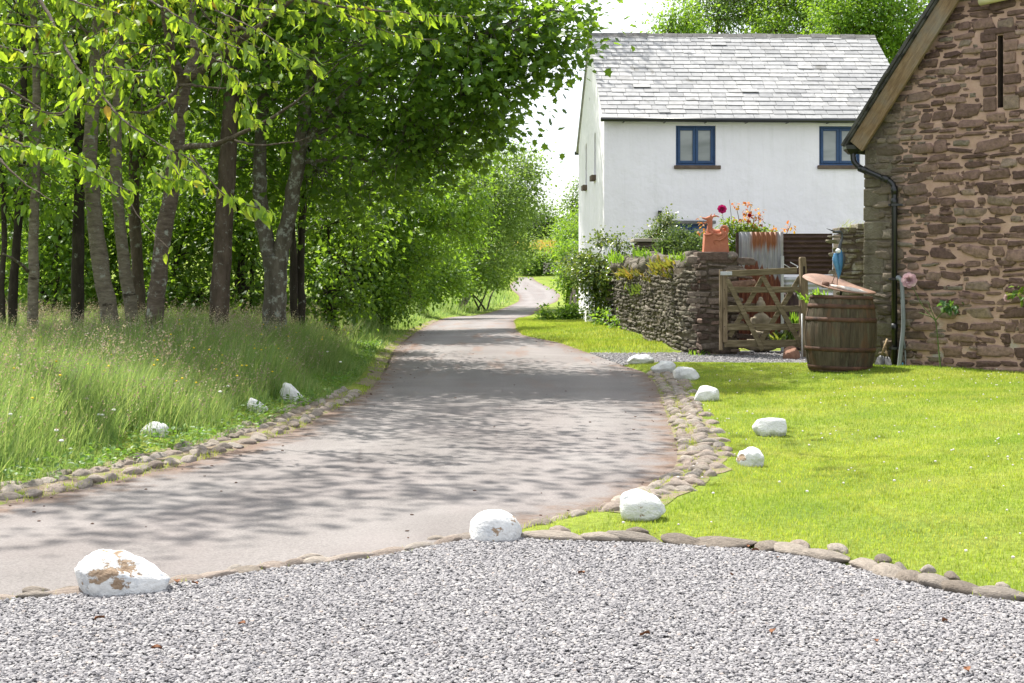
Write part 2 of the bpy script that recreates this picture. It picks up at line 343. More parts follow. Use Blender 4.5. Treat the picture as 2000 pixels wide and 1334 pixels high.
# ------------------------------------------------------------------ rubble stone facing
def rubble(mb, L, top, rows=(.07, .15), widths=(.12, .34), joint=.03, relief=.03, fn=None, z0=-.1, jit=.1, skip=None, slope=0.0, rs=None):
    """irregular coursed stones over a wall L long; top(u) is the wall's height; fn(u, w, z) -> point"""
    rs = rs or np.random.default_rng(3); zmax = max(top(u) for u in np.linspace(0, L, 30)); zc = z0; n = 12
    th = np.arange(n) * 2 * np.pi / n; ph = rs.uniform(0, 6, 3)
    wave = lambda u, z_: .022 * math.sin(u * 2.1 + ph[0] + z_ * 3) + .016 * math.sin(u * 5.3 + ph[1] + z_ * 7) + slope * u
    def stone(uc, z_, a, b):
        if b < .012 or a < .02: return
        if z_ + b > top(min(max(uc, 0), L)) - .01: return
        if skip and skip(uc, z_, a, b): return
        p_ = rs.uniform(.22, .55); ct, st = np.cos(th), np.sin(th)
        x = np.sign(ct) * np.abs(ct) ** p_ * a; y = np.sign(st) * np.abs(st) ** p_ * b
        k = 1 + rs.normal(0, jit, n) * .8; x = x * k; y = y * k; sh = rs.normal(0, .18); x = x + y * sh; tl = rs.normal(0, .06); y = y + x * tl
        d = relief * rs.uniform(.35, 1.15); tx, ty = rs.normal(0, .12, 2)
        Vs = []
        for f, wv in ((1.0, -.012), (.95, d * .65), (.80, d), (.42, d * 1.06)):
            ww = wv + (x * f * tx + y * f * ty) * (wv > 0) + (rs.normal(0, .0035, n) if wv > 0 else 0)
            Vs += [fn(uc + xx, w_, z_ + yy) for xx, yy, w_ in zip(x * f, y * f, np.broadcast_to(ww, n))]
        Vs.append(fn(uc, d * 1.05, z_))
        q = [(r_ * n + i_, r_ * n + (i_ + 1) % n, (r_ + 1) * n + (i_ + 1) % n, (r_ + 1) * n + i_) for r_ in range(3) for i_ in range(n)]
        mb.add(Vs, [(3 * n + i_, 3 * n + (i_ + 1) % n, 4 * n) for i_ in range(n)], q)
    while zc < zmax:
        h = rs.uniform(*rows); u = -rs.uniform(0, .2)
        while u < L:
            wd = rs.uniform(*widths) * (1.25 if h > sum(rows) / 2 else 1); jn = joint * rs.uniform(.55, 1.5)
            if rs.random() < .22 and h > .1:
                f = rs.uniform(.35, .65); uu = u + wd / 2; zz = zc + wave(uu, zc)
                stone(uu, zz + h * f / 2, (wd - jn) / 2, (h * f - jn) / 2); stone(uu + rs.normal(0, .02), zz + h * (1 + f) / 2, (wd - jn) / 2 * rs.uniform(.7, 1), (h * (1 - f) - jn) / 2)
            else:
                uu = u + wd / 2; hh = h * rs.uniform(.74, 1.04); stone(uu, zc + wave(uu, zc) + h / 2 + rs.normal(0, .006), (wd - jn) / 2, (hh - jn) / 2)
            u += wd
        zc += h
def stone_mat(name, stops, lich=(.33, .34, .29), lf=(.60, .72), rough=.9, bs=30):
    m, nt, p, o = new_mat(name, rough, .2); v = pos(nt)
    c = ramp(nt, island(nt), stops); c = mixc(nt, 1, c, ramp(nt, noi(nt, v, 18, 6, .7), [(.25, .55), (.75, 1.45)]), 'MULTIPLY')
    c = mixc(nt, ramp(nt, noi(nt, v, 7, 6, .7), [(lf[0], 0.), (lf[1], .75)]), c, lich); setc(nt, p, c)
    bmp(nt, p, noi(nt, v, bs, 6, .7), .9, .025); return m, nt, p, c

# ------------------------------------------------------------------ stone barn
C0 = Vector((4.42, 17.81, 0)); BA = -R(48)
C0.z = float(gz(C0.x, C0.y)) - .02
barn = empty('stone_barn', C0, BA, 'old red brown rubble stone barn with steep gable, pink mortar and timber bargeboard', 'barn')
EZ, PT_ = 2.90 - C0.z, 1.27; BW = 5.6
btop = lambda u: EZ + PT_ * u if u < BW / 2 else EZ + PT_ * (BW - u)
m, nt, p, o = new_mat('pink_mortar', .95, .1); v = objc(nt)
pink = ramp(nt, noi(nt, v, 5, 5), [(.3, (.40, .26, .205)), (.7, (.54, .375, .305))]); grey = ramp(nt, noi(nt, v, 6, 5), [(.3, (.13, .11, .085)), (.7, (.22, .19, .15))])
xo = mth(nt, 'ADD', sepx(nt, v)[0], mth(nt, 'MULTIPLY', noi(nt, v, 3, 4), .45))
c = mixc(nt, ramp(nt, xo, [(.58, 0.), (.78, 1.)]), grey, pink)
pale = mth(nt, 'MULTIPLY', ramp(nt, noi(nt, v, 3.2, 6, .65), [(.54, 0.), (.64, .9)]), ramp(nt, sepx(nt, v)[2], [(.35, 1.), (.8, 0.)]))
c = mixc(nt, pale, c, (.42, .39, .35)); setc(nt, p, c); bmp(nt, p, noi(nt, v, 35, 6, .7), .9, .02); MATS['mortar'] = m
body = MB().prism([(0, -.3), (BW, -.3), (BW, EZ), (BW / 2, EZ + PT_ * BW / 2), (0, EZ)], 0, 9, lambda u, v_, w_: (u, w_, v_)).build('wall', MATS['mortar'], barn, False, True)
SLU, SLZ0, SLZ1 = 1.80, 3.08, 3.92
cut(body, [lambda b: b.box(SLU, SLU + .07, -.2, .8, SLZ0, SLZ1)])
m, nt, p, c = stone_mat('barn_stone', [(0, (.10, .063, .053)), (.3, (.152, .098, .081)), (.6, (.20, .13, .106)), (.8, (.25, .166, .132)), (.93, (.21, .18, .14)), (1, (.31, .22, .18))], (.22, .19, .155), (.66, .8))
vv = objc(nt); gm = ramp(nt, sepx(nt, vv)[0], [(.35, .75), (.95, .0)])
setc(nt, p, mixc(nt, gm, c, ramp(nt, island(nt), [(0, (.12, .10, .075)), (.5, (.17, .15, .11)), (1, (.21, .185, .14))])))
ms_b = m; rb = MB()
rubble(rb, BW, btop, (.075, .185), (.12, .38), .020, .030, lambda u, w_, z_: (u, -w_, z_), -.1, .11, lambda u, z_, a, b: (abs(u - SLU - .035) < a + .17 and SLZ0 - .05 < z_ < SLZ1 + .06) or u - a < .0, .0, np.random.default_rng(11))
rubble(rb, BW, btop, (.05, .085), (.06, .17), .018, .010, lambda u, w_, z_: (u, -w_, z_), -.1, .16, lambda u, z_, a, b: (abs(u - SLU - .035) < a + .17 and SLZ0 - .05 < z_ < SLZ1 + .06) or u - a < .0 or random.random() < .40, .0, np.random.default_rng(12))
stn = rb.build('stonework', ms_b, barn, True, False)
q = MB(); zc = -.1; k = 0; rs = np.random.default_rng(5)
while zc < EZ - .1:                                            # quoins up the free corner
    h = rs.uniform(.12, .26); wd = (.34 if k % 2 else .2) * rs.uniform(.8, 1.2)
    q.box(-.012 + rs.normal(0, .005), wd, -.014 + rs.normal(0, .004), .3, zc, zc + h - .012); zc += h; k += 1
bevel(q.build('quoin_stack', basic('quoin_stone', [(.3, (.10, .085, .062)), (.6, (.17, .15, .11)), (.8, (.23, .215, .17))], 5, .9, .2, 30, .8, .03), barn), .015, 2)
jb = MB(); rs = np.random.default_rng(17)
for x0, x1, s_ in ((SLU - .012, SLU - .25, -1), (SLU + .082, SLU + .29, 1)):
    zc = SLZ0 - .04
    while zc < SLZ1 + .02:
        h = rs.uniform(.09, .19); xe = x0 + (x1 - x0) * rs.uniform(.6, 1.0); jb.box(min(x0, xe), max(x0, xe), -.026 - rs.uniform(0, .012), .02, zc + .009, zc + h - .009); zc += h
jb.box(SLU - .16, SLU + .24, -.036, .02, SLZ1 + .012, SLZ1 + .085)
bevel(jb.build('slit_jambs', ms_b, barn), .016, 3)
b = MB(); dkr = basic('slit_shade_stone', [(.3, (.045, .033, .027)), (.7, (.11, .08, .065))], 8, .95, .1, 20, .6, .02)  # brown stone darkened to stand for deep shade inside the slit
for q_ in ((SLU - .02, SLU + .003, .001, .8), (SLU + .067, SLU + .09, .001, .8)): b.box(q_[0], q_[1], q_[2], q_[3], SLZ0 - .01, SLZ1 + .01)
b.box(SLU + .003, SLU + .067, .35, .4, SLZ0, SLZ1); b.build('slit_shade_lining', dkr, barn)
# roof with slate edge, bargeboard
sl = math.hypot(1, PT_); cx, sx_ = 1 / sl, PT_ / sl
def rake(mb, s0, s1, n0, n1, y0, y1):                          # box along the rake: s along the slope, n normal to it
    P = lambda s_, n_, y_: (s_ * cx - n_ * sx_, y_, EZ + s_ * sx_ + n_ * cx)
    V = [P(s_, n_, y_) for n_ in (n0, n1) for y_ in (y0, y1) for s_ in (s0, s1)]
    mb.add(V, None, [(0, 2, 3, 1), (4, 5, 7, 6), (0, 1, 5, 4), (2, 6, 7, 3), (0, 4, 6, 2), (1, 3, 7, 5)])
RL = BW / 2 / cx
slate_dark = basic('dark_slate', [(.3, (.035, .034, .032)), (.7, (.09, .088, .08))], 6, .8, .3, 25, .6, .02)
rf = MB(); rs = np.random.default_rng(2); s_ = -.16
while s_ < RL + .1:
    rake(rf, s_, s_ + .30, .115 + rs.uniform(0, .012), .145 + rs.uniform(0, .02), -.22 + rs.uniform(-.02, .02), 9.2); rake(rf, s_ + .02, s_ + .34, .09, .113, -.20, 9.1); s_ += .26
rfo = MB(); V = [(BW / 2, -.2, EZ + PT_ * BW / 2 + .2), (BW + .3, -.2, EZ - .2), (BW + .3, 9, EZ - .2), (BW / 2, 9, EZ + PT_ * BW / 2 + .2)]
V2 = [(x, y, z_ + .07) for x, y, z_ in V]; rf.add(V + V2, None, [(0, 1, 2, 3), (4, 7, 6, 5), (0, 4, 5, 1), (1, 5, 6, 2), (2, 6, 7, 3), (3, 7, 4, 0)])
bo = rf.build('roof', slate_dark, barn)
wood = lambda name, a, b, d: basic(name, [(.3, a), (.55, b), (.75, d)], 3, .85, .2, 20, .5, .01, 7, 'obj', (1, 1, 1))
m, nt, p, o = new_mat('weathered_board', .85, .2); v = objc(nt)
rot = nd(nt, 'ShaderNodeMapping', {'Vector': v, 'Rotation': (0, -math.atan(PT_) * -1, 0)}).outputs[0]
g = noi(nt, scl(nt, rot, (1.2, 9, 9)), 4, 6, .7, .6)
setc(nt, p, mixc(nt, ramp(nt, noi(nt, v, 2.5, 5), [(.4, 0.), (.65, .6)]), ramp(nt, g, [(.3, (.10, .062, .035)), (.5, (.20, .135, .075)), (.7, (.29, .205, .12))]), (.20, .19, .165))); bmp(nt, p, g, .5, .01)
bb = MB(); rake(bb, -.06, RL, -.13, .088, -.17, -.125); bevel(bb.build('bargeboard', m, barn), .006)
bb = MB(); rake(bb, -.06, RL, -.02, .085, -.123, .02); bb.build('soffit', m, barn)
# rain goods on the barn's corner
blk, nt, p, o = new_mat('black_plastic', .32, .5); p.inputs['Base Color'].default_value = (.008, .009, .010, 1)
bmp(nt, p, noi(nt, objc(nt), 3, 3), .15, .01)
def bu(px, py, off=0.0):                                        # point on the barn's gable plane, off metres proud of it
    n_ = Vector((-math.sin(-BA), -math.cos(BA), 0)); o_ = C0 + n_ * off; d_ = Vector(((px - 1000) / F, 1, -(py - HZ) / F)); e = Vector((0, 0, CH)); t = (o_ - e).dot(n_) / d_.dot(n_); return e + d_ * t
dp = empty('drainpipe', bu(1747, 716, .09), 0, 'black plastic drainpipe cranking down from the eave of the stone barn', 'drainpipe')
def part(mb, name, m, root, smooth=False, **k): o_ = mb.build(name, m, root, smooth, **k); o_.location = -Vector(root.location) if root.rotation_euler.z == 0 else o_.location; return o_
top_ = [bu(1666, 300, .10), bu(1667, 316, .10), bu(1680, 329, .10), bu(1735, 352, .09), bu(1745, 360, .09), bu(1747, 372, .09), bu(1747, 730, .09)]
pp = smooth_line([tuple(v_) for v_ in top_[:1]] + [tuple(v_) for v_ in top_[1:6]], 2); pp = np.vstack([pp, [tuple(top_[6])]])
part(MB().tube(pp, .035, 14), 'pipe', blk, dp, True)
for a_, b_ in ((top_[2], top_[3]),):
    d_ = (b_ - a_).normalized()
    for t_, s_ in ((a_, 1), (b_, -1)): part(MB().tube([tuple(t_ - d_ * .01 * s_), tuple(t_ + d_ * .10 * s_)], .042, 14), 'joint_collar', blk, dp, True)
for py in (372, 395, 640):
    c_ = bu(1747, py, .09); part(MB().tube([tuple(c_ - Vector((0, 0, .05))), tuple(c_ + Vector((0, 0, .05)))], .042, 14), 'joint_collar', blk, dp, True)
for py in (400, 545, 680):
    c_ = bu(1747, py, .09); e_ = bu(1763, py, .02); part(MB().beam(c_ + Vector((-.06, .05, 0)), e_, .02, .025).box(c_.x - .047, c_.x + .047, c_.y - .044, c_.y + .044, c_.z - .014, c_.z + .014), 'bracket', blk, dp)
h_ = bu(1664, 292, .10); hp = MB().add([(h_.x + sx2 * w2, h_.y + sy2 * w2, h_.z + z2) for z2, w2 in ((-.06, .04), (.0, .09), (.05, .095), (.05, .08), (-.02, .05)) for sx2, sy2 in ((-1, -1), (1, -1), (1, 1), (-1, 1))], None, [(r_ * 4 + a2, r_ * 4 + (a2 + 1) % 4, r_ * 4 + 4 + (a2 + 1) % 4, r_ * 4 + 4 + a2) for r_ in range(4) for a2 in range(4)])
part(hp, 'hopper', blk, dp)
gt = MB(); e0 = h_ + Vector((.06, .02, .0)); e1 = e0 + Vector((math.sin(-BA), math.cos(BA), 0)) * 8
gt.tube([tuple(e0), tuple(e1)], .055, 12); part(gt, 'gutter', blk, dp, True)
gp = basic('grey_plastic', [(.3, (.17, .19, .20)), (.7, (.23, .25, .26))], 5, .5, .4, 20, .1, .01)
g0 = empty('waste_pipe', bu(1757, 720, .10), 0, 'grey plastic waste pipe bent down beside the black drainpipe', 'pipe')
P_ = [bu(1748, 543, .05), bu(1756, 543, .09), bu(1761, 548, .10), bu(1762, 560, .10), bu(1764, 600, .11), bu(1765, 640, .11), bu(1760, 680, .13), bu(1755, 728, .15)]
part(MB().tube(smooth_line([tuple(v_) for v_ in P_], 2), .026, 12), 'pipe', gp, g0, True)
part(MB().tube([tuple(P_[0]), tuple(P_[1])], .033, 12), 'elbow', gp, g0, True)
g1 = empty('garden_hose', bu(1768, 722, .05), 0, 'thin grey hose with pale blue end hanging by the waste pipe', 'hose')
part(MB().tube(smooth_line([tuple(bu(*q_)) for q_ in ((1764, 655, .06), (1768, 680, .05), (1769, 705, .05), (1768, 728, .06))]), .008, 8), 'tube', gp, g1, True)
part(MB().tube([tuple(bu(1763, 708, .1)), tuple(bu(1762, 728, .1))], .009, 8), 'nozzle', basic('pale_blue', [(.3, (.12, .35, .5)), (.7, (.16, .42, .58))], 5), g1, True)
# cream fitting high on the gable
wf = empty('wall_fitting', bu(1950, 2, .08), 0, 'cream tapering fitting fixed high on the pink mortared gable', 'wall fitting')
cream = basic('cream_paint', [(.3, (.50, .46, .26)), (.7, (.60, .55, .33))], 4, .5, .4, 20, .1, .01)
part(MB().tube([tuple(bu(1914, 4, .10)), tuple(bu(1940, -3, .10)), tuple(bu(1995, -16, .10))], [.045, .05, .055], 14), 'housing', cream, wf, True)
part(MB().tube([tuple(bu(1965, -12, -.02)), tuple(bu(1965, -12, .09))], .03, 10), 'bracket', cream, wf, True)

# ------------------------------------------------------------------ white cottage
HA = R(2.5); HO = Vector((2.46, 38, -.35)); HWD, HD, HE, HR = 8.38, 7.5, 5.85, 8.58
house = empty('white_cottage', HO, HA, 'white rendered cottage with grey slate roof and blue casement windows', 'house')
hl = lambda px, py, v_=0: (lambda P_: ((P_ - HO).x * math.cos(HA) + (P_ - HO).y * math.sin(HA), P_.z - HO.z))(at(px, py, 38 + (px - 1180) * .0006 + v_))
m, nt, p, o = new_mat('white_render', .9, .15); v = objc(nt)
c = ramp(nt, noi(nt, v, 1.3, 6, .6), [(.3, (.735, .715, .755)), (.7, (.795, .775, .82))])
st = mth(nt, 'MULTIPLY', ramp(nt, noi(nt, scl(nt, v, (2, 2, .16)), 2.5, 6, .6), [(.5, 0.), (.68, .35)]), ramp(nt, sepx(nt, v)[0], [(0, 1.), (.02, 0.)]))
c = mixc(nt, st, c, (.52, .55, .58)); c = mixc(nt, mth(nt, 'MULTIPLY', ramp(nt, noi(nt, scl(nt, v, (3, 3, .22)), 2.0, 6, .65), [(.52, 0.), (.72, 1.)]), .28), c, (.56, .56, .55))
alg = mth(nt, 'MULTIPLY', ramp(nt, mth(nt, 'ADD', sepx(nt, v)[2], mth(nt, 'MULTIPLY', noi(nt, v, 3, 5), .6)), [(.4, 1.), (.95, 0.)]), .4)
setc(nt, p, mixc(nt, alg, c, (.40, .41, .36))); bmp(nt, p, noi(nt, v, 3.2, 5, .55), .55, .06); render = m
hb = MB().prism([(0, -.5), (HD, -.5), (HD, HE), (HD / 2, HR - .08), (0, HE)], 0, HWD, lambda u, v_, w_: (w_, u, v_)).build('wall', render, house, False, True)
W = [(1320, 1398, 245, 323), (1600, 1680, 246, 323), (1310, 1392, 437, 560)]
WB = []
for x0, x1, y0, y1 in W:
    (u0, zt), (u1, zb) = hl(x0, y0), hl(x1, y1); WB.append((u0, u1, zb, zt))
cutters = [(lambda b, q_=q_: b.box(q_[0], q_[1], -.2, .16, q_[2], q_[3])) for q_ in WB]
SLITS = [(2.15, 2.60, 4.40, 5.62), (4.75, 5.20, 4.28, 5.55)]
def arch(b, v0, v1, z0, z1):
    r_ = (v1 - v0) / 2; pl = [(v0, z0), (v1, z0)] + [((v0 + v1) / 2 + r_ * math.cos(t), z1 - r_ + r_ * math.sin(t)) for t in np.linspace(0, np.pi, 9)]
    b.prism(pl, -.3, .32, lambda u, v_, w_: (w_, u, v_))
cutters += [(lambda b, q_=q_: arch(b, *q_)) for q_ in SLITS] + [lambda b: b.tube([(-.2, 3.9, 6.75), (.3, 3.9, 6.75)], .07, 12)]
cut(hb, cutters)
blue = basic('blue_paint', [(.3, (.008, .040, .112)), (.7, (.012, .055, .145))], 8, .4, .45, 30, .15, .005)
pane, nt, p, o = new_mat('window_glass', .06, .6); v = objc(nt)
setc(nt, p, ramp(nt, noi(nt, scl(nt, v, (.5, 1, 1.5)), 1.6, 3, .5, .5), [(.35, (.20, .22, .22)), (.65, (.31, .33, .335))]))
brownstone = basic('brown_sill_stone', [(.3, (.085, .062, .05)), (.7, (.15, .115, .09))], 7, .9, .2, 40, .6, .02)
for k, (u0, u1, zb, zt) in enumerate(WB):
    b = MB(); t = .055
    for x0, x1, z0, z1 in ((u0 + .002, u0 + t, zb + .002, zt - .002), (u1 - t, u1 - .002, zb + .002, zt - .002), (u0 + t, u1 - t, zt - t, zt - .002), (u0 + t, u1 - t, zb + .002, zb + t)): b.box(x0, x1, .07, .14, z0, z1)
    wf_ = bevel(b.build('window', blue, house), .006)
    um = (u0 + u1) / 2
    for a_, b_ in ((u0 + t, um), (um, u1 - t)):
        s = MB(); t2 = .075
        for x0, x1, z0, z1 in ((a_ + .003, a_ + t2, zb + t, zt - t), (b_ - t2, b_ - .003, zb + t, zt - t), (a_ + t2, b_ - t2, zt - t - t2, zt - t), (a_ + t2, b_ - t2, zb + t, zb + t + t2)): s.box(x0, x1, .052, .11, z0 + .003, z1 - .003)
        bevel(s.build('casement', blue, wf_), .008); pn = MB().box(a_ + t2 - .01, b_ - t2 + .01, .085, .092, zb + t + t2 - .01, zt - t - t2 + .01).build('pane', pane, wf_)
        hx = a_ + .02 if a_ < um - .1 and b_ <= um + .001 else b_ - .02
        for zz in (zb + .22, zt - .22): MB().tube([(hx, .047, zz - .04), (hx, .047, zz + .04)], .008, 8).build('hinge', blue, wf_)
    if k < 2: bevel(MB().box(u0 - .05, u1 + (.13 if k == 0 else .05), -.07, .16, zb - .10, zb - .003).build('sill', brownstone, house), .015)
u0, u1, zb, zt = WB[2]
lint = basic('lintel_slate', [(.3, (.10, .10, .10)), (.7, (.17, .165, .16))], 6, .8, .3, 20, .5, .02)
bevel(MB().box(u0 - .08, u1 + .08, -.06, .16, zt + .003, zt + .085).build('lintel', lint, house), .015)
for v0, v1, z0, z1 in SLITS:
    b = MB(); b.box(-.13, .30, v0 - .06, v1 + .06, z0 - .16, z0 - .002); bevel(b.build('sill', brownstone, house), .02)
    b = MB(); b.box(.26, .31, v0 + .002, v1 - .002, z0 + .002, z1 - .002); b.build('slit_pane', pane, house)
pnt = basic('white_board', [(.3, (.70, .70, .70)), (.7, (.78, .78, .78))], 3, .6, .3, 20, .1, .01)
MB().box(.12, HWD - .1, -.035, -.003, HE - .24, HE - .04).build('fascia', pnt, house)
# slate roof laid slate by slate
rsl = (HR - HE) / (HD / 2); ra = math.atan(rsl); rlen = (HD / 2 + .22) / math.cos(ra); zs = HE - .22 * rsl + .05
def rp_(u, s_, n_): return (u, -.22 + s_ * math.cos(ra) - n_ * math.sin(ra), zs + s_ * math.sin(ra) + n_ * math.cos(ra))
m, nt, p, o = new_mat('roof_slate', .55, .35); v = objc(nt)
c = ramp(nt, island(nt), [(0, (.21, .212, .216)), (.2, (.28, .28, .282)), (.6, (.33, .33, .328)), (.9, (.375, .37, .362)), (1, (.25, .247, .243))])
c = mixc(nt, 1, c, ramp(nt, noi(nt, v, 6, 6, .7), [(.25, .62), (.7, 1.2)]), 'MULTIPLY')
bigp = ramp(nt, noi(nt, v, .9, 5, .6), [(.44, 0.), (.62, .6)]); c = mixc(nt, bigp, c, (.22, .222, .225))
c = mixc(nt, ramp(nt, noi(nt, v, 16, 4, .7), [(.66, 0.), (.72, .8)]), c, (.10, .095, .08))
vo = nd(nt, 'ShaderNodeTexVoronoi', {'Vector': v, 'Scale': .85, 'Randomness': 1.0}).outputs['Distance']
c = mixc(nt, mth(nt, 'MULTIPLY', ramp(nt, vo, [(.12, 0.), (.15, .7), (.20, .7), (.23, 0.)]), ramp(nt, noi(nt, v, 1.7, 4), [(.52, 0.), (.58, 1.)])), c, (.12, .115, .10))
setc(nt, p, c); bmp(nt, p, noi(nt, v, 30, 5, .7), .5, .01)
rb = MB(); rs = np.random.default_rng(8); nrow = 21; gz_ = rlen / nrow
for r_ in range(nrow):
    u = -.06 - (r_ % 2) * .2 - rs.uniform(0, .08); s0 = r_ * gz_
    gw = rs.uniform(.36, .46)
    while u < HWD + .04:
        wd = gw * rs.uniform(.82, 1.2); a_, b_ = max(u + .006, -.06), min(u + wd - .006, HWD + .06)
        if b_ - a_ > .04:
            lo = s0 + rs.normal(0, .006); hi = s0 + gz_ * 1.35; t0 = .022 + rs.uniform(0, .012) + (rs.random() < .02) * .02; sk = rs.normal(0, .006)
            V = [rp_(a_, lo, t0), rp_(b_, lo + sk, t0), rp_(b_, hi, .006), rp_(a_, hi, .006), rp_(a_, lo, t0 - .014), rp_(b_, lo + sk, t0 - .014), rp_(b_, hi, -.006), rp_(a_, hi, -.006)]
            rb.add(V, None, [(0, 1, 2, 3), (4, 7, 6, 5), (0, 4, 5, 1), (1, 5, 6, 2), (2, 6, 7, 3), (3, 7, 4, 0)])
        u += wd
bk = MB()
V = [(-.06, HD / 2, HR + .03), (HWD + .06, HD / 2, HR + .03), (HWD + .06, HD + .32, HE - .3), (-.06, HD + .32, HE - .3)]; V += [(x, y, z_ - .09) for x, y, z_ in V]
rb.add(V, None, [(0, 1, 2, 3), (4, 7, 6, 5), (0, 4, 5, 1), (1, 5, 6, 2), (2, 6, 7, 3), (3, 7, 4, 0)])
V = [rp_(-.05, .0, -.008), rp_(HWD + .05, .0, -.008), rp_(HWD + .05, rlen, -.008), rp_(-.05, rlen, -.008), rp_(-.05, .02, -.06), rp_(HWD + .05, .02, -.06), rp_(HWD + .05, rlen, -.06), rp_(-.05, rlen, -.06)]
rb.add(V, None, [(0, 1, 2, 3), (4, 7, 6, 5), (0, 4, 5, 1), (1, 5, 6, 2), (2, 6, 7, 3), (3, 7, 4, 0)])
roof = rb.build('roof', m, house)
rg = MB(); u = -.07; rs = np.random.default_rng(4)
while u < HWD + .05:
    wd = .44; zj = HR + .07 + rs.normal(0, .008)
    prof = [(-.17, -.11), (-.02, .03), (.02, .03), (.17, -.11), (.15, -.13), (0, .0), (-.15, -.13)]
    rg.prism([(HD / 2 + a_, zj + b_) for a_, b_ in prof], u, min(u + wd - .012, HWD + .07), lambda a_, b_, w_: (w_, a_, b_)); u += wd
rg.build('ridge', basic('ridge_tile', [(.3, (.07, .068, .064)), (.6, (.14, .135, .13)), (.8, (.22, .215, .20))], 4, .8, .25, 25, .6, .02), roof)
gt = MB(); gt.tube([(-.12, -.30, zs - .04), (HWD + .1, -.30, zs - .055)], .058, 12); gu = gt.build('gutter', blk, house, True)
gt = MB(); gt.tube([(-.1, HD + .34, HE - .36), (HWD, HD + .34, HE - .36)], .058, 12); gt.build('gutter', blk, house, True)
for u in np.arange(.5, HWD, 1.1): MB().box(u - .015, u + .015, -.29, -.036, zs - .11, zs - .09).build('gutter_bracket', blk, gu)
b = MB(); ul, zl = hl(1288, 422); b.tube([(ul, -.09, zl - .13), (ul, -.09, zl + .14)], .055, 14); b.box(ul - .03, ul + .03, -.06, .002, zl - .05, zl + .05)
b.build('wall_lamp', blk, house, False)
bt = at(1164, 618, 36.4); bz_ = float(gz(bt.x, bt.y))
bt_ = MB(); bt_.prism([(0, -.2), (.62, -.2), (.6, .35), (.5, .42), (.1, .46), (.0, .40)], -.32, .3, lambda u, v_, w_: (u, w_, v_)); ob = bt_.build('buttress', render, None, False, True)
ob.location = (bt.x - .27, bt.y, bz_); bevel(ob, .06, 3); tag(ob, 'low white rendered stub against the cottage corner', 'buttress')
ob.name = 'corner_buttress'

# ------------------------------------------------------------------ stones: white boulders, kerb stones
def rock_mesh(name, seed, sub=3, amp=.22, cuts=5, freq=1.2, flat=.0, cutd=(.72, .95)):
    bm = bmesh.new(); bmesh.ops.create_icosphere(bm, subdivisions=sub, radius=1); rs = np.random.default_rng(seed)
    pl = [Vector(rs.normal(0, 1, 3)).normalized() for _ in range(cuts)]; dd = rs.uniform(*cutd, cuts); of = Vector(rs.uniform(-50, 50, 3))
    for v in bm.verts:
        c = v.co.copy(); r_ = 1 + amp * mnoise.noise(c * freq + of) + amp * .4 * mnoise.noise(c * freq * 2.7 + of) + amp * .15 * mnoise.noise(c * freq * 7 + of); c = c * r_
        for n_, d_ in zip(pl, dd):
            k = c.dot(n_) - d_
            if k > 0: c = c - n_ * k * .88
        if c.z < -.75 + flat: c.z = -.75 + flat + (c.z + .75 - flat) * .1
        v.co = c
    me = bpy.data.meshes.new(name); bm.to_mesh(me); bm.free(); me.polygons.foreach_set('use_smooth', np.ones(len(me.polygons), bool)); return me
def white_rock_mat(name, brown=.60, grey=.55, spot=None):
    m, nt, p, o = new_mat(name, .7, .25); v = objc(nt); ri = nd(nt, 'ShaderNodeObjectInfo').outputs['Random']
    v2 = nd(nt, 'ShaderNodeVectorMath', {0: v}, operation='ADD'); cb = nd(nt, 'ShaderNodeCombineXYZ', {0: mth(nt, 'MULTIPLY', ri, 30.0), 1: mth(nt, 'MULTIPLY', ri, 17.0), 2: 0}); nt.links.new(cb.outputs[0], v2.inputs[1]); v2 = v2.outputs[0]
    c = ramp(nt, noi(nt, v2, 1.7, 6), [(.3, (.60, .60, .59)), (.7, (.74, .74, .73))])
    c = mixc(nt, mth(nt, 'MULTIPLY', ramp(nt, noi(nt, v2, 1.6, 7, .65), [(grey, 0.), (grey + .1, 1.)]), .55), c, (.38, .41, .45))
    bn = noi(nt, v2, 1.25, 8, .68)
    if spot:
        ds_ = nd(nt, 'ShaderNodeVectorMath', {0: v, 1: spot}, operation='DISTANCE').outputs['Value']
        bn = mth(nt, 'ADD', mth(nt, 'SUBTRACT', bn, .05), ramp(nt, ds_, [(.1, .20), (.70, 0.)]))
    bn = bn; msk = ramp(nt, bn, [(brown, 0.), (brown + .025, 1.)])
    c = mixc(nt, msk, c, ramp(nt, noi(nt, v2, 4, 6), [(.35, (.20, .135, .085)), (.65, (.38, .28, .19))]))
    dirt = ramp(nt, mth(nt, 'ADD', sepx(nt, v)[2], mth(nt, 'MULTIPLY', noi(nt, v2, 3, 6), .55)), [(-.0, 1.), (.0, 1.)])
    zz = mth(nt, 'ADD', sepx(nt, v)[2], mth(nt, 'MULTIPLY', noi(nt, v2, 3, 6, .7), .8))
    d2 = ramp(nt, mth(nt, 'ADD', mth(nt, 'MULTIPLY', zz, .5), .5), [(.30, .85), (.44, 0.)])
    c = mixc(nt, d2, c, (.22, .165, .11)); setc(nt, p, c); bmp(nt, p, mth(nt, 'ADD', noi(nt, v2, 6, 7, .65), mth(nt, 'MULTIPLY', msk, -.25)), .5, .12); return m
WR = white_rock_mat('painted_rock', .615, .52); WRB = white_rock_mat('peeling_rock', .535, .50, (-.22, -.75, .35)); WRC = white_rock_mat('bright_rock', .70, .60); WRD = white_rock_mat('spotted_rock', .60, .60, (-.8, -.5, .2))
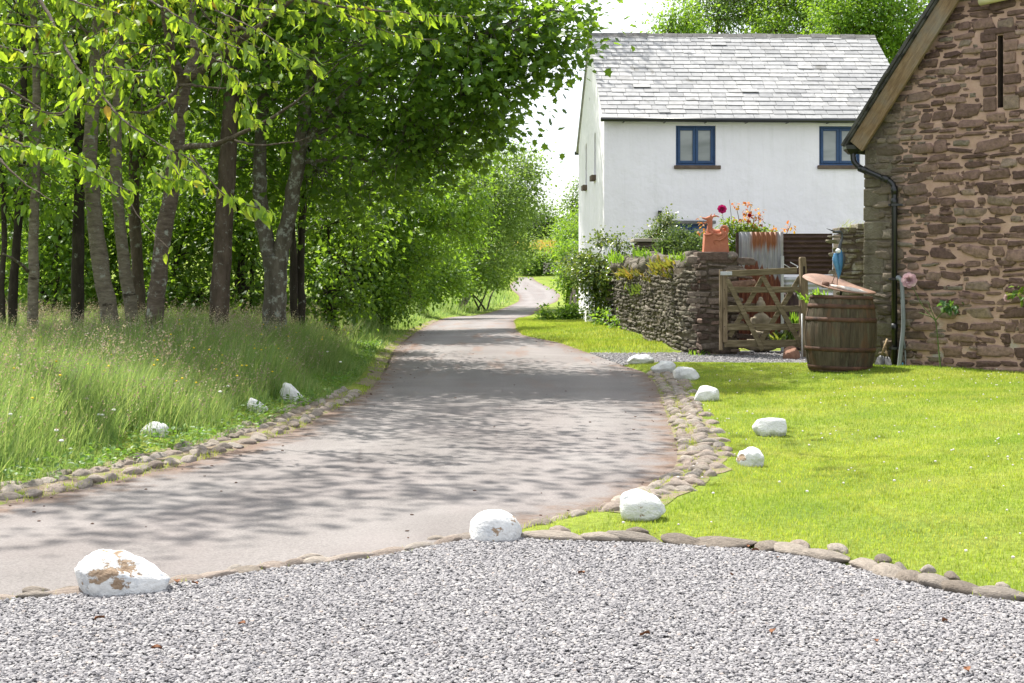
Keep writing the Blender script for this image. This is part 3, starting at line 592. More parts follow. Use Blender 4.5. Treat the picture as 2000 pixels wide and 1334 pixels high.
rocks = [  # px, base py, width px, height px, depth factor, label, material, seed, tilt, yaw
 (228, 1186, 190, 110, .7, 'large white painted boulder with peeling brown patch, on the gravel beside the lane mouth', WRB, 3, .1, .3),
 (968, 1074, 104, 80, .9, 'round white painted boulder with bluish scuffs at the tip where gravel, lane and lawn meet', WR, 12, 0, .6),
 (1257, 1018, 92, 66, .8, 'leaning oblong white boulder on the lawn tip nearest the round boulder', WR, 25, -.38, .2),
 (1467, 911, 54, 44, .9, 'small white boulder with a brown patch, lower of the pair in the open lawn', WRD, 31, .05, .8),
 (1506, 853, 66, 40, .8, 'flat topped white boulder in the open lawn, farther of the lawn pair', WRC, 44, .08, .1),
 (1382, 784, 52, 34, .9, 'white faceted boulder beside the upper end of the cobble edging', WRC, 57, .1, .4),
 (1342, 743, 52, 30, .8, 'low humped white boulder, third along from the gravel path', WRC, 63, .16, 1.1),
 (1297, 730, 50, 28, .8, 'sloping white boulder, second along from the gravel path', WRC, 71, -.34, .5),
 (1253, 711, 54, 21, .8, 'low smooth white boulder at the corner of lane and gravel path', WRC, 85, 0, 0),
 (299, 853, 54, 34, .9, 'domed white boulder in the long grass above the verge cobbles, nearest the gravel', WRC, 92, 0, .7),
 (501, 806, 42, 32, .9, 'small slanting white boulder half buried in verge grass, middle of the verge three', WRC, 104, .55, .3),
 (568, 787, 44, 42, .8, 'larger slanting white boulder in verge grass, farthest of the verge three', WRC, 115, .75, .2)]
for px, py, wd, ht, df, lab, m, seed, tilt, yaw in rocks:
    g = RG(px, py); s = g.y / F; am_, nc_ = {3: (.3, 6), 12: (.12, 2), 25: (.15, 3), 92: (.15, 3)}.get(seed, (.26, 6)); me = rock_mesh('rock', seed, 4, am_, nc_, 1.1); me.materials.append(m)
    V = np.empty(len(me.vertices) * 3, np.float32); me.vertices.foreach_get('co', V); V = V.reshape(-1, 3); cyw, syw = math.cos(yaw), math.sin(yaw)
    if seed == 3:
        V = V * np.array([.72, 1, 1]); right = np.clip((V[:, 0] - .1) / .9, 0, 1); V[:, 0] += right * .55 + .0; V[:, 2] = np.where(V[:, 2] > 0, V[:, 2] * (1 - .48 * right), V[:, 2])
    else: V[:, :2] = V[:, :2] @ np.array([[cyw, -syw], [syw, cyw]])
    ct, s_t = math.cos(tilt), math.sin(tilt); V[:, [0, 2]] = V[:, [0, 2]] @ np.array([[ct, -s_t], [s_t, ct]])
    if seed == 44: V[:, 2] = np.where(V[:, 2] > .42, .42 + (V[:, 2] - .42) * .12, V[:, 2])
    lo, hi = V.min(0), V.max(0); V = (V - (lo + hi) / 2) / ((hi - lo) / 2); V[:, 2] = np.maximum(V[:, 2], -.92)
    sl_ = {104: -.75, 115: -.75, 71: .5, 25: -.4}.get(seed)
    if sl_:
        V[:, 2] = np.where(V[:, 2] > -.6, V[:, 2] + sl_ * V[:, 0] * (V[:, 2] + .6) / 1.6, V[:, 2]); lo, hi = V.min(0), V.max(0); V = (V - (lo + hi) / 2) / ((hi - lo) / 2)
    me.vertices.foreach_set('co', V.ravel().astype(np.float32))
    o_ = bpy.data.objects.new('boulder', me); col.objects.link(o_); h_ = ht * s * 1.06
    o_.scale = (wd * s / 2, wd * s / 2 * df, h_ / 2); o_.location = (g.x, g.y + wd * s / 2 * df * .6, g.z + h_ / 2 - .03); tag(o_, lab, 'boulder', 'white painted boulders along the lane')
brn = basic('pink_sandstone', [(.3, (.25, .13, .09)), (.7, (.38, .22, .16))], 2, .9, .2, 8, .6, .1)
g = RG(1545, 696); me = rock_mesh('rock', 140, 4, .2, 5, 1.1); me.materials.append(brn); o_ = bpy.data.objects.new('gate_stone', me); col.objects.link(o_); g = Vector((545 * 20.6 / F, 20.6, float(gz(545 * 20.6 / F, 20.6))))
o_.scale = (.135, .13, .16); o_.location = (g.x, g.y, g.z + .10); tag(o_, 'pinkish sandstone block propped against the gate foot', 'stone')
# kerb stones
def kerb_mat(name, stops):
    m, nt, p, o = new_mat(name, .85, .25); v = objc(nt); ri = nd(nt, 'ShaderNodeObjectInfo').outputs['Random']
    c = ramp(nt, ri, stops); c = mixc(nt, 1, c, ramp(nt, noi(nt, v, 2.5, 7, .7), [(.25, .6), (.75, 1.35)]), 'MULTIPLY')
    c = mixc(nt, ramp(nt, noi(nt, v, 4, 5, .7), [(.62, 0.), (.7, .7)]), c, (.36, .33, .26)); setc(nt, p, c); bmp(nt, p, noi(nt, v, 7, 6, .7), .6, .12); return m
KM1 = kerb_mat('kerb_stone_brown', [(0, (.17, .14, .112)), (.35, (.245, .207, .17)), (.7, (.32, .275, .23)), (1, (.20, .175, .15))])
KM2 = kerb_mat('cobble_tan', [(0, (.26, .21, .175)), (.4, (.35, .29, .245)), (.7, (.31, .275, .24)), (1, (.42, .36, .30))])
ktemp = []
for i_ in range(14):
    me = rock_mesh('kerb_stone', 200 + i_, 3, .28, 5, 1.0, 0, (.62, .92)); me.materials.append(KM1 if i_ < 6 else KM2); ktemp.append(me)
def kerb_stone(x, y, ang, l, wd, h, lab, grp, temps, zoff=0, tilt=0.0):
    me = ktemp[random.choice(temps)]; o_ = bpy.data.objects.new('kerb_stone', me); col.objects.link(o_)
    o_.scale = (l / 2, wd / 2, h / 1.7); o_.rotation_euler = (random.uniform(-.12, .12), random.uniform(-.1, .1) + tilt, ang); zt = max(float(gz(x, y)), float(base(y)))
    o_.location = (x, y, zt + zoff); tag(o_, lab, 'kerb stone', grp); return o_
def along(line, pitch, jit=.3):
    P = densify(line, .02); d = np.concatenate([[0], np.cumsum(np.linalg.norm(np.diff(P, axis=0), axis=1))]); s_ = 0.0; outp = []
    while s_ < d[-1]:
        i_ = min(np.searchsorted(d, s_), len(P) - 2); t_ = P[min(i_ + 3, len(P) - 1)] - P[max(i_ - 3, 0)]; t_ /= np.linalg.norm(t_); step = pitch * random.uniform(1 - jit, 1 + jit); outp.append((P[i_], t_, step)); s_ += step
    return outp
lab1 = 'flat brown kerb stone bedded between the gravel and the lawn'; gr1 = 'kerb stones between gravel and lawn'
for P_, t_, st in along(kerb2, .175, .4):
    if P_[0] > 4.4: continue
    nrm = np.array([-t_[1], t_[0]]); a_ = math.atan2(t_[1], t_[0])
    kerb_stone(*(P_ + nrm * .02), a_ + random.uniform(-.10, .10), st * 1.38, random.uniform(.10, .15), random.uniform(.05, .07), lab1, gr1, range(6), .006)
    if random.random() < .75: kerb_stone(*(P_ + nrm * random.uniform(.075, .115)), a_ + random.uniform(-.6, .6), random.uniform(.06, .12), random.uniform(.05, .08), random.uniform(.035, .05), lab1, gr1, range(14), .006)
lab2 = 'flat tan kerb stone bedded between the gravel and the tarmac lane'; gr2 = 'kerb stones between gravel and lane'
for P_, t_, st in along(kerb, .17, .45):
    if P_[0] < -3.1: continue
    nrm = np.array([-t_[1], t_[0]]); a_ = math.atan2(t_[1], t_[0])
    kerb_stone(*(P_ + nrm * .02), a_ + random.uniform(-.15, .15), st * 1.38, random.uniform(.06, .10), random.uniform(.035, .05), lab2, gr2, list(range(3)) + list(range(6, 14)), .004)
    if random.random() < .6: kerb_stone(*(P_ + nrm * random.uniform(.07, .12)), a_ + random.uniform(-.5, .5), random.uniform(.07, .13), random.uniform(.04, .07), random.uniform(.03, .045), lab2, gr2, range(14), .0)
lab3 = 'rounded cobble in the edging between the tarmac lane and the lawn'; gr3 = 'cobbles edging the lawn side of the lane'
for row, off in ((0, .04), (1, .16), (2, .27)):
    for P_, t_, st in along(right_near[6:], .14 if row < 2 else .30, .4):
        nrm = np.array([-t_[1], t_[0]]); nrm = nrm if nrm[0] > 0 else -nrm
        if row == 2 and random.random() < .4: continue
        if P_[1] < 7.4 and row: continue
        kerb_stone(*(P_ + nrm * (off + random.uniform(-.03, .03))), math.atan2(t_[1], t_[0]) + random.uniform(-.5, .5) + (1.57 if random.random() < .45 else 0), min(st, .15) * 1.05, random.uniform(.08, .12), random.uniform(.045, .065), lab3, gr3, range(5, 14), .0)
lab4 = 'weathered cobble in the edging under the long verge grass'; gr4 = 'cobbles edging the verge side of the lane'
ve = left_edge[(left_edge[:, 1] < 15.6) & (left_edge[:, 1] > 6.6)]
for row, off in ((0, .06), (1, .21), (2, .36)):
    for P_, t_, st in along(ve, .17 if row < 2 else .28, .4):
        nrm = np.array([-t_[1], t_[0]]); nrm = nrm if nrm[0] < 0 else -nrm
        if random.random() < (.05, .12, .4)[row]: continue
        kerb_stone(*(P_ + nrm * (off + random.uniform(-.03, .03))), math.atan2(t_[1], t_[0]) + random.uniform(-.5, .5), min(st, .17) * 1.1, random.uniform(.08, .13), random.uniform(.045, .065), lab4, gr4, list(range(3)) + list(range(6, 14)), .0)
# fallen leaves on the gravel
dl = basic('dry_leaf', [(.3, (.12, .05, .024)), (.7, (.22, .10, .05))], 20, .8, .2, 40, .2, .003)
lm = MB(); xs = np.linspace(0, 1, 6)
lm.add([(x, s_ * .34 * math.sin(math.pi * x ** .8) , .10 * math.sin(5 * x) + abs(s_) * .22) for x in xs for s_ in (-1, 0, 1)], None, [(a_ * 3 + b_, a_ * 3 + b_ + 1, a_ * 3 + b_ + 4, a_ * 3 + b_ + 3) for a_ in range(5) for b_ in range(2)])
l0 = lm.build('dry_leaf', dl, None, True)
for k, (px, py) in enumerate([(1429, 1134), (1461, 1078), (1482, 1085), (1517, 1098), (1513, 1243), (1714, 1267), (1894, 1325), (1141, 1130), (1270, 1250), (185, 1052 + 170), (385, 1152), (345, 1146), (315, 1280), (1850, 1225), (480, 1230)]):
    o_ = l0 if k == 0 else l0.copy()
    if k: col.objects.link(o_)
    g = G0(px, py); s_ = random.uniform(.022, .04); o_.scale = (s_,) * 3; o_.location = (g[0], g[1], float(base(g[1])) + .018); o_.rotation_euler = (random.uniform(-.5, .5), random.uniform(-.5, .5), random.uniform(0, 6))
    tag(o_, 'small curled brown dead leaf lying on the gravel', 'leaf', 'dead leaves on the gravel')

# ------------------------------------------------------------------ garden wall, pillar, mossy wall
m, nt, p, c = stone_mat('wall_slate', [(0, (.062, .053, .043)), (.4, (.112, .098, .078)), (.75, (.165, .145, .115)), (1, (.24, .215, .175))], (.30, .30, .20), (.58, .72)); GW = m
mw, nt, p, o = new_mat('wall_core', .95, .1); v = pos(nt); setc(nt, p, ramp(nt, noi(nt, v, 6, 6), [(.3, (.09, .072, .055)), (.7, (.17, .145, .11))])); bmp(nt, p, noi(nt, v, 30, 5), .8, .02)
GA = Vector((2.80, 21.72, 0)); GBv = Vector((2.06, 29.4, 0)); GA.z = float(gz(GA.x, GA.y)); GBv.z = 0
wdir = Vector((GBv.x - GA.x, GBv.y - GA.y, 0)); WL = wdir.length; wa = math.atan2(wdir.y, wdir.x)
gw = empty('garden_wall', GA, wa, 'long dark slate garden wall with jagged coping running away from the gate', 'wall')
wt = 1.38
bow = lambda u: .10 * math.sin(u * .8) + .05 * math.sin(u * 2.2)
core = MB(); us = np.linspace(0, WL, 24); V = []
for u in us: V += [(u, bow(u), -.3), (u, bow(u), wt), (u, -.45, wt), (u, -.45, -.3)]
core.add(V, None, [(a_ * 4 + b_, a_ * 4 + (b_ + 1) % 4, a_ * 4 + 4 + (b_ + 1) % 4, a_ * 4 + 4 + b_) for a_ in range(23) for b_ in range(4)] + [(0, 1, 2, 3), (95, 94, 93, 92)]); core.build('core', mw, gw, False, True)
fr = MB(); rubble(fr, WL, lambda u: wt, (.03, .085), (.10, .30), .010, .030, lambda u, w_, z_: (u, bow(u) + w_, z_), -.1, .12, None, 0, np.random.default_rng(21)); fr.build('stonework', GW, gw, True)
fr = MB(); rubble(fr, .48, lambda u: wt, (.05, .12), (.12, .26), .014, .04, lambda u, w_, z_: (WL + w_, bow(WL) - u, z_), -.1, .1, None, 0, np.random.default_rng(23)); fr.build('end_stonework', GW, gw, True)
cm = [rock_mesh('coping', 300 + i_, 3, .35, 6, 1.2, 0, (.5, .9)) for i_ in range(6)]
for me in cm: me.materials.append(GW)
u = .25; rs = np.random.default_rng(9)
while u < WL - .05:
    o_ = bpy.data.objects.new('coping_stone', cm[int(rs.integers(6))]); col.objects.link(o_); o_.parent = gw
    hh = rs.uniform(.14, .30) * (1.2 if 3 < u < 5.5 else 1); wdt = rs.uniform(.09, .22); o_.scale = (wdt * .7, rs.uniform(.2, .28), hh * .8); o_.rotation_euler = (rs.normal(0, .12), rs.normal(.35, .3), rs.normal(0, .2)); o_.location = (u, -.2 + bow(u) * .5 + rs.normal(0, .03), wt + hh * .4 - .03); u += wdt * 1.15
# pillar by the gate
PX0, PX1, PY = 365 * 21.6 / F, 441 * 21.6 / F, 21.6
pz = float(gz(3.1, PY)); ptop = at(0, 492, PY).z - pz
pr = empty('gate_pillar', (PX0, PY, pz), 0, 'square dry stone pillar carrying the terracotta dragon beside the gate', 'pillar')
MB().box(.01, PX1 - PX0 - .01, .01, .55, -.3, ptop - .06).build('core', mw, pr)
PW = PX1 - PX0
pm, nt, p, c = stone_mat('pillar_stone', [(0, (.075, .052, .042)), (.35, (.13, .095, .078)), (.6, (.17, .14, .115)), (.8, (.22, .18, .15)), (1, (.26, .16, .12))], (.33, .33, .28), (.60, .72))
fr = MB(); rubble(fr, PW, lambda u: ptop - .05, (.05, .13), (.14, .34), .012, .035, lambda u, w_, z_: (u, -w_, z_), -.1, .07, None, 0, np.random.default_rng(33)); fr.build('stonework', pm, pr, True)
fr = MB(); rubble(fr, .56, lambda u: ptop - .05, (.05, .13), (.14, .3), .012, .035, lambda u, w_, z_: (-w_, .56 - u, z_), -.1, .07, None, 0, np.random.default_rng(34)); fr.build('side_stonework', pm, pr, True)
cs = MB().box(-.03, PW * .74, -.035, .5, ptop - .13, ptop); o_ = bevel(cs.build('cap_stone', pm, pr), .02, 3)
me = rock_mesh('cap', 341, 3, .2, 5); me.materials.append(pm); o_ = bpy.data.objects.new('cap_stone', me); col.objects.link(o_); o_.parent = pr; o_.scale = (.10, .22, .075); o_.location = (PW * .87, .12, ptop - .07)
# mossy wall joining the barn
MX0, MX1, MY = 640 * 19.9 / F, 4.95, 19.9
mz = float(gz(4.3, MY)); mt0 = at(0, 452, MY).z - mz; mt1 = at(0, 438, MY).z - mz
mo = empty('mossy_wall', (MX0, MY, mz), 0, 'lichen spotted stone wall joining the barn behind the barrel', 'wall')
mtop = lambda u: mt0 + (mt1 - mt0) * u / (MX1 - MX0) + .015 * math.sin(u * 17)
MB().prism([(.012, -.3), (MX1 - MX0, -.3), (MX1 - MX0, mt1 - .04), (.012, mt0 - .04)], .02, .45, lambda u, v_, w_: (u, w_, v_)).build('core', mw, mo, False, True)
mm, nt, p, c = stone_mat('mossy_stone', [(0, (.10, .08, .06)), (.4, (.17, .145, .11)), (.8, (.24, .21, .16)), (1, (.30, .275, .22))], (.44, .45, .40), (.54, .64))
v = pos(nt); setc(nt, p, mixc(nt, ramp(nt, noi(nt, v, 4, 6, .65), [(.5, 0.), (.62, .7)]), c, (.13, .13, .045)))
fr = MB(); rubble(fr, MX1 - MX0, mtop, (.035, .12), (.12, .36), .012, .028, lambda u, w_, z_: (u, .01 - w_, z_), -.1, .1, None, 0, np.random.default_rng(41)); fr.build('stonework', mm, mo, True)
fr = MB(); u = 0; rs = np.random.default_rng(6)
while u < MX1 - MX0: wd = rs.uniform(.12, .35); zt = mtop(u + wd / 2); fr.box(u, u + wd - .012, -.03 + rs.normal(0, .01), .46, zt - .06, zt + rs.uniform(0, .03)); u += wd
bevel(fr.build('coping', mm, mo), .012, 2)
# stepped stone slab structure in the garden
sx0 = at(1243, 500, 31)
gs = empty('garden_plinth', (sx0.x, 31, float(gz(sx0.x, 31))), 0, 'low stone garden plinth capped with a pale slab behind the slate wall', 'plinth')
zt = at(0, 466, 31).z - gs.location.z
MB().box(.04, 1.1, .04, .9, -.3, zt - .09).build('core', mw, gs)
fr = MB(); rubble(fr, 1.1, lambda u: zt - .08, (.05, .1), (.15, .4), .012, .04, lambda u, w_, z_: (u, .03 - w_, z_), -.1, .1, None, 0, np.random.default_rng(51)); rubble(fr, .9, lambda u: zt - .08, (.05, .1), (.15, .4), .012, .04, lambda u, w_, z_: (.03 - w_, .9 - u, z_), -.1, .1, None, 0, np.random.default_rng(52)); fr.build('stonework', GW, gs, True)
slabm = basic('pale_slab', [(.3, (.28, .25, .20)), (.7, (.42, .38, .31))], 4, .85, .2, 25, .5, .02)
bevel(MB().box(-.06, 1.15, -.08, .95, zt - .07, zt).build('slab', slabm, gs), .012)

# ------------------------------------------------------------------ gate
gwood = lambda n_, a, b, d, sx=(1, 1, 1): basic(n_, [(.28, a), (.5, b), (.72, d)], 4, .88, .15, 30, .5, .01, 8, 'obj', sx)
GWA = gwood('gate_oak', (.085, .068, .040), (.17, .14, .085), (.27, .225, .15), (1.2, 6, 9)); GWV = gwood('gate_oak_upright', (.10, .075, .045), (.20, .155, .10), (.30, .24, .165), (9, 6, 1.2))
GY = 21.15
gg = lambda px, py, dy=0: at(px, py, GY + dy)
gt0 = empty('field_gate', (0, 0, 0), 0, 'weathered five bar wooden gate with crossed braces, moss stained, closed', 'gate')
def gpart(mb, name, m): return bevel(part(mb, name, m, gt0), .006, 2)
gt0.location = (gg(1412, 690).x, GY, float(gz(3.2, GY)))
x = lambda px: gg(px, 0).x
zg = lambda py: gg(0, py).z
gpart(MB().box(x(1405), x(1411), GY - .03, GY + .03, zg(684), zg(527)), 'hanging_stile', GWV)
gpart(MB().box(x(1411.5), x(1420), GY - .045, GY + .035, zg(668), zg(538)), 'hanging_stile', GWV)
b = MB(); V = [(x(1419), GY + sy, zg(py)) for sy in (-.045, .045) for py in (541, 529)] + [(x(1556), GY + sy, zg(py)) for sy in (-.04, .04) for py in (534, 522)]
b.add(V, None, [(0, 1, 3, 2), (4, 6, 7, 5), (0, 4, 5, 1), (2, 3, 7, 6), (1, 5, 7, 3), (0, 2, 6, 4)]); gpart(b, 'top_rail', GWA)
for y0, y1 in ((560, 571.5), (597, 609), (632, 645), (664, 678)): gpart(MB().box(x(1414), x(1563), GY - .018, GY + .018, zg(y1), zg(y0)), 'rail', GWA)
gpart(MB().box(x(1561), x(1566), GY - .03, GY + .03, zg(680), zg(523)), 'closing_stile', GWV)
for a_, b_, dy in (((1419, 545), (1489, 684), -.035), ((1488, 539), (1564, 674), -.037), ((1491, 541), (1425, 658), .035), ((1564, 541), (1487, 666), .037)):
    A_, B_ = gg(*a_), gg(*b_); A_.y += dy; B_.y += dy; gpart(MB().beam(A_, B_, .028, .075, (0, -1, 0)) if False else MB().beam(A_, B_, .028, .072, Vector((0, 1, 0)).cross((B_ - A_).normalized())), 'brace', GWA)
galv = basic('galvanised', [(.3, (.36, .38, .40)), (.7, (.52, .54, .56))], 12, .45, .5, 30, .15, .004, metal=.6)
gpart(MB().box(x(1406), x(1429), GY - .055, GY - .046, zg(537.5), zg(530.5)), 'hinge_strap', galv)
b = MB(); b.tube([tuple(gg(1531, 516, -.05)), tuple(gg(1551, 528, -.02))], .007, 8).tube([tuple(gg(1543, 512, .05)), tuple(gg(1559, 521, .02))], .007, 8).tube([tuple(gg(1551, 528, -.02)), tuple(gg(1559, 521, .02))], .007, 8); part(b, 'latch', galv, gt0)
bolts = MB()
for px, py in ((1415, 566), (1415, 603), (1415, 638), (1467, 566), (1530, 603), (1452, 603), (1545, 640), (1475, 640), (1565, 566), (1565, 640)): bolts.ell(tuple(gg(px, py, -.045)), (.008, .012, .008), 8)
part(bolts, 'bolts', basic('rusty_bolt', [(.3, (.03, .02, .016)), (.7, (.07, .04, .03))], 20), gt0)
gp_ = empty('gate_post', (gg(1572, 0).x, GY - .12, float(gz(4.3, GY))), 0, 'rough upright timber post closing the gate, beside the barrel', 'post')
PYY = GY - .12; px_ = lambda q_: at(q_, 0, PYY).x; pz_ = lambda q_: at(0, q_, PYY).z
b = MB(); V = [(px_(q_), PYY + sy, zz) for zz, l_, r_ in ((-.2, 1566, 1581), (pz_(600), 1564, 1580), (pz_(505), 1561, 1573), (pz_(502), 1562, 1572)) for q_, sy in ((l_, -.06), (r_, -.055), (r_, .05), (l_, .05))]
b.add(V, None, [(r_ * 4 + a_, r_ * 4 + (a_ + 1) % 4, r_ * 4 + 4 + (a_ + 1) % 4, r_ * 4 + 4 + a_) for r_ in range(3) for a_ in range(4)] + [(12, 13, 14, 15)])
o_ = bevel(part(b, 'post', GWV, gp_), .01, 2)
b = MB().box(px_(1567), px_(1571), PYY - .064, PYY - .055, pz_(540), pz_(520)); part(b, 'socket_shade', basic('hole_shade', [(.3, (.02, .015, .01)), (.7, (.03, .02, .015))], 5), gp_)  # solid dark plate, its colour stands for the shade in a hole
wr = MB(); wr.tube([(0, 0, -.1), (-.005, 0, at(0, 612, 20.9).z - float(gz(4.2, 20.9)))], .012, 10)
o_ = wr.build('marker_rod', basic('white_rod', [(.3, (.42, .42, .43)), (.7, (.55, .55, .56))], 9, .5, .4), None, True); o_.location = (at(1567, 0, 20.75).x, 20.75, float(gz(4.2, 20.75))); tag(o_, 'thin pale metal rod standing against the gate post', 'rod')

# ------------------------------------------------------------------ corrugated sheets behind the gate
def corrugated(name, x0, x1, y, z0, z1, vertical, m, label, tilt=0, pitch=.076, amp=.011):
    nu = int(((x1 - x0) if vertical else (z1 - z0)) / pitch * 8); nv = 10
    V = []; 
    for a_ in range(nu + 1):
        for b_ in range(nv + 1):
            s_ = a_ / nu; t_ = b_ / nv; ph = s_ * ((x1 - x0) if vertical else (z1 - z0)) / pitch * 2 * math.pi
            x_ = x0 + (x1 - x0) * (s_ if vertical else t_); z_ = z0 + (z1 - z0) * (t_ if vertical else s_); V.append((x_ - x0 + tilt * (z_ - z0), amp * math.sin(ph) + .012 * math.sin(t_ * 3 + s_), z_ - z0))
    mb = MB().add(V, None, [(a_ * (nv + 1) + b_, a_ * (nv + 1) + b_ + 1, (a_ + 1) * (nv + 1) + b_ + 1, (a_ + 1) * (nv + 1) + b_) for a_ in range(nu) for b_ in range(nv)])
    o_ = mb.build(name, m, None, True); md = o_.modifiers.new('thick', 'SOLIDIFY'); md.thickness = .0015; o_.location = (x0, y, z0); tag(o_, label, 'metal sheet'); return o_
CY = 22.6
cxp = lambda q_: at(q_, 0, CY).x; czp = lambda q_: at(0, q_, CY).z
m, nt, p, o = new_mat('rusty_galvanised', .6, .4); v = objc(nt); s_ = sepx(nt, v); HT = czp(453) - czp(680)
zf = mth(nt, 'DIVIDE', s_[2], HT); xf = mth(nt, 'DIVIDE', s_[0], cxp(1530) - cxp(1443))
zinc = ramp(nt, noi(nt, scl(nt, v, (6, 1, .8)), 4, 6), [(.3, (.22, .228, .242)), (.55, (.33, .338, .352)), (.75, (.45, .458, .472))])
rust = ramp(nt, noi(nt, scl(nt, v, (8, 1, 2)), 4, 6, .65), [(.3, (.10, .030, .018)), (.55, (.17, .055, .03)), (.75, (.30, .13, .065))])
spike = mth(nt, 'MULTIPLY', mth(nt, 'ABSOLUTE', mth(nt, 'SUBTRACT', mth(nt, 'FRACT', mth(nt, 'MULTIPLY', xf, 8.6)), .5)), .12)
low = mth(nt, 'ADD', mth(nt, 'ADD', zf, spike), mth(nt, 'MULTIPLY', mth(nt, 'ABSOLUTE', mth(nt, 'SUBTRACT', xf, .3)), .26))
lowm = ramp(nt, mth(nt, 'ADD', low, mth(nt, 'MULTIPLY', noi(nt, v, 9, 4), .05)), [(.80, 1.), (.815, 0.)])
run = mth(nt, 'MULTIPLY', noi(nt, scl(nt, v, (11, 1, .5)), 3, 5, .6), .30)
topm = mth(nt, 'MULTIPLY', ramp(nt, mth(nt, 'SUBTRACT', zf, run), [(.68, 0.), (.75, 1.)]), ramp(nt, xf, [(.22, 0.), (.32, 1.), (.82, 1.), (.9, .2)]))
setc(nt, p, mixc(nt, lowm, mixc(nt, topm, zinc, (.24, .09, .035)), rust)); bmp(nt, p, noi(nt, v, 40, 4), .3, .004)
corrugated('corrugated_sheet', cxp(1443), cxp(1530), CY, czp(680), czp(453), True, m, 'upright pale corrugated iron sheet streaked with orange rust, behind the gate')
m, nt, p, o = new_mat('brown_iron', .7, .3); v = objc(nt)
c = ramp(nt, noi(nt, scl(nt, v, (1, 1, 5)), 5, 7, .7), [(.3, (.035, .02, .016)), (.55, (.065, .038, .03)), (.75, (.12, .075, .055))]); c = mixc(nt, ramp(nt, noi(nt, v, 45, 3), [(.68, 0.), (.73, .8)]), c, (.35, .30, .26)); setc(nt, p, c)
corrugated('corrugated_sheet', cxp(1531), cxp(1628), CY + .08, czp(536), czp(456), False, m, 'dark brown corrugated iron sheet laid with ridges level, behind the gate post')
m2 = basic('white_iron', [(.3, (.36, .38, .42)), (.7, (.55, .57, .60))], 5, .55, .4, 20, .1, .01)
corrugated('corrugated_sheet', cxp(1531), cxp(1645), CY + .05, czp(572), czp(541), False, m2, 'narrow pale blue grey corrugated sheet below the brown one')
m3 = basic('purple_iron', [(.3, (.055, .035, .04)), (.7, (.11, .075, .08))], 5, .7, .3, 20, .2, .01)
corrugated('corrugated_sheet', cxp(1531), cxp(1575), CY + .12, czp(690), czp(572), True, m3, 'dull purple corrugated sheet low behind the gate braces')
for (a_, b_, y0, y1, lab) in ((1524, 1530, 500, 690, 'pale painted post between the two corrugated sheets'), (1626, 1631, 457, 690, 'pale painted post ending the brown corrugated sheet beside the mossy wall')):
    b = MB().box(0, cxp(b_) - cxp(a_), 0, .04, 0, czp(y0) - czp(y1)); o_ = bevel(b.build('fence_post', basic('white_post', [(.3, (.42, .44, .46)), (.7, (.58, .59, .60))], 5, .7, .3), None), .004); o_.location = (cxp(a_), CY - .06, czp(y1)); tag(o_, lab, 'post')
b = MB().box(0, cxp(1443) - cxp(1438), 0, .06, 0, czp(455) - czp(690)); o_ = b.build('fence_post', basic('dark_post', [(.3, (.035, .02, .018)), (.7, (.07, .045, .035))], 5), None); o_.location = (cxp(1437), CY - .05, czp(690)); tag(o_, 'dark timber post between pillar and rusty sheet', 'post')

# ------------------------------------------------------------------ barrel, disc, heron
BY = 16.9; bc = at(1640, 0, BY); bx = bc.x; bz0 = float(gz(bx, BY)) - .02
BH = at(0, 577, BY).z - bz0
br = empty('oak_barrel', (bx, BY, bz0), .3, 'old oak barrel with rusty hoops standing on the grass beside the barn', 'barrel')
br.rotation_euler.y = R(1.5)
rad = lambda t: .355 + .062 * (1 - (2 * t - 1) ** 2)
m, nt, p, o = new_mat('barrel_oak', .85, .2); v = objc(nt); rnd = island(nt)
c = ramp(nt, rnd, [(0, (.036, .028, .019)), (.5, (.060, .047, .031)), (1, (.085, .067, .046))]); c = mixc(nt, 1, c, ramp(nt, noi(nt, scl(nt, v, (8, 8, 1)), 4, 7, .7), [(.25, .5), (.75, 1.5)]), 'MULTIPLY')
c = mixc(nt, ramp(nt, noi(nt, scl(nt, v, (6, 6, .8)), 3, 6, .65), [(.55, 0.), (.66, .75)]), c, (.10, .095, .06)); c = mixc(nt, ramp(nt, noi(nt, scl(nt, v, (3, 3, 1.2)), 2.2, 6, .65), [(.52, 0.), (.66, .6)]), c, (.115, .058, .032)); setc(nt, p, c); bmp(nt, p, noi(nt, scl(nt, v, (12, 12, 1)), 6, 6), .6, .01)
stv = MB(); ns = 24; ts = np.linspace(0, 1, 13)
for k in range(ns):
    a0, a1 = 2 * math.pi * (k + .012) / ns, 2 * math.pi * (k + .988) / ns; dr = random.uniform(-.004, .004)
    V = []
    for t in ts:
        r_ = rad(t) + dr; V += [((r_ - .03) * math.cos(a0), (r_ - .03) * math.sin(a0), t * BH), (r_ * math.cos(a0), r_ * math.sin(a0), t * BH), ((r_ + .004) * math.cos((a0 + a1) / 2), (r_ + .004) * math.sin((a0 + a1) / 2), t * BH), (r_ * math.cos(a1), r_ * math.sin(a1), t * BH), ((r_ - .03) * math.cos(a1), (r_ - .03) * math.sin(a1), t * BH)]
    stv.add(V, None, [(i_ * 5 + j_, i_ * 5 + (j_ + 1) % 5, i_ * 5 + 5 + (j_ + 1) % 5, i_ * 5 + 5 + j_) for i_ in range(12) for j_ in range(5)])
stv.build('staves', m, br)
MB().lathe([(0, BH - .06), (rad(.95) - .02, BH - .06)], 24).build('head', m, br)
hm, nt, p, o = new_mat('rusty_hoop', .75, .3); v = objc(nt)
setc(nt, p, ramp(nt, noi(nt, v, 9, 7, .7), [(.3, (.032, .02, .014)), (.55, (.085, .042, .026)), (.75, (.16, .078, .044))])); bmp(nt, p, noi(nt, v, 40, 4), .4, .006)
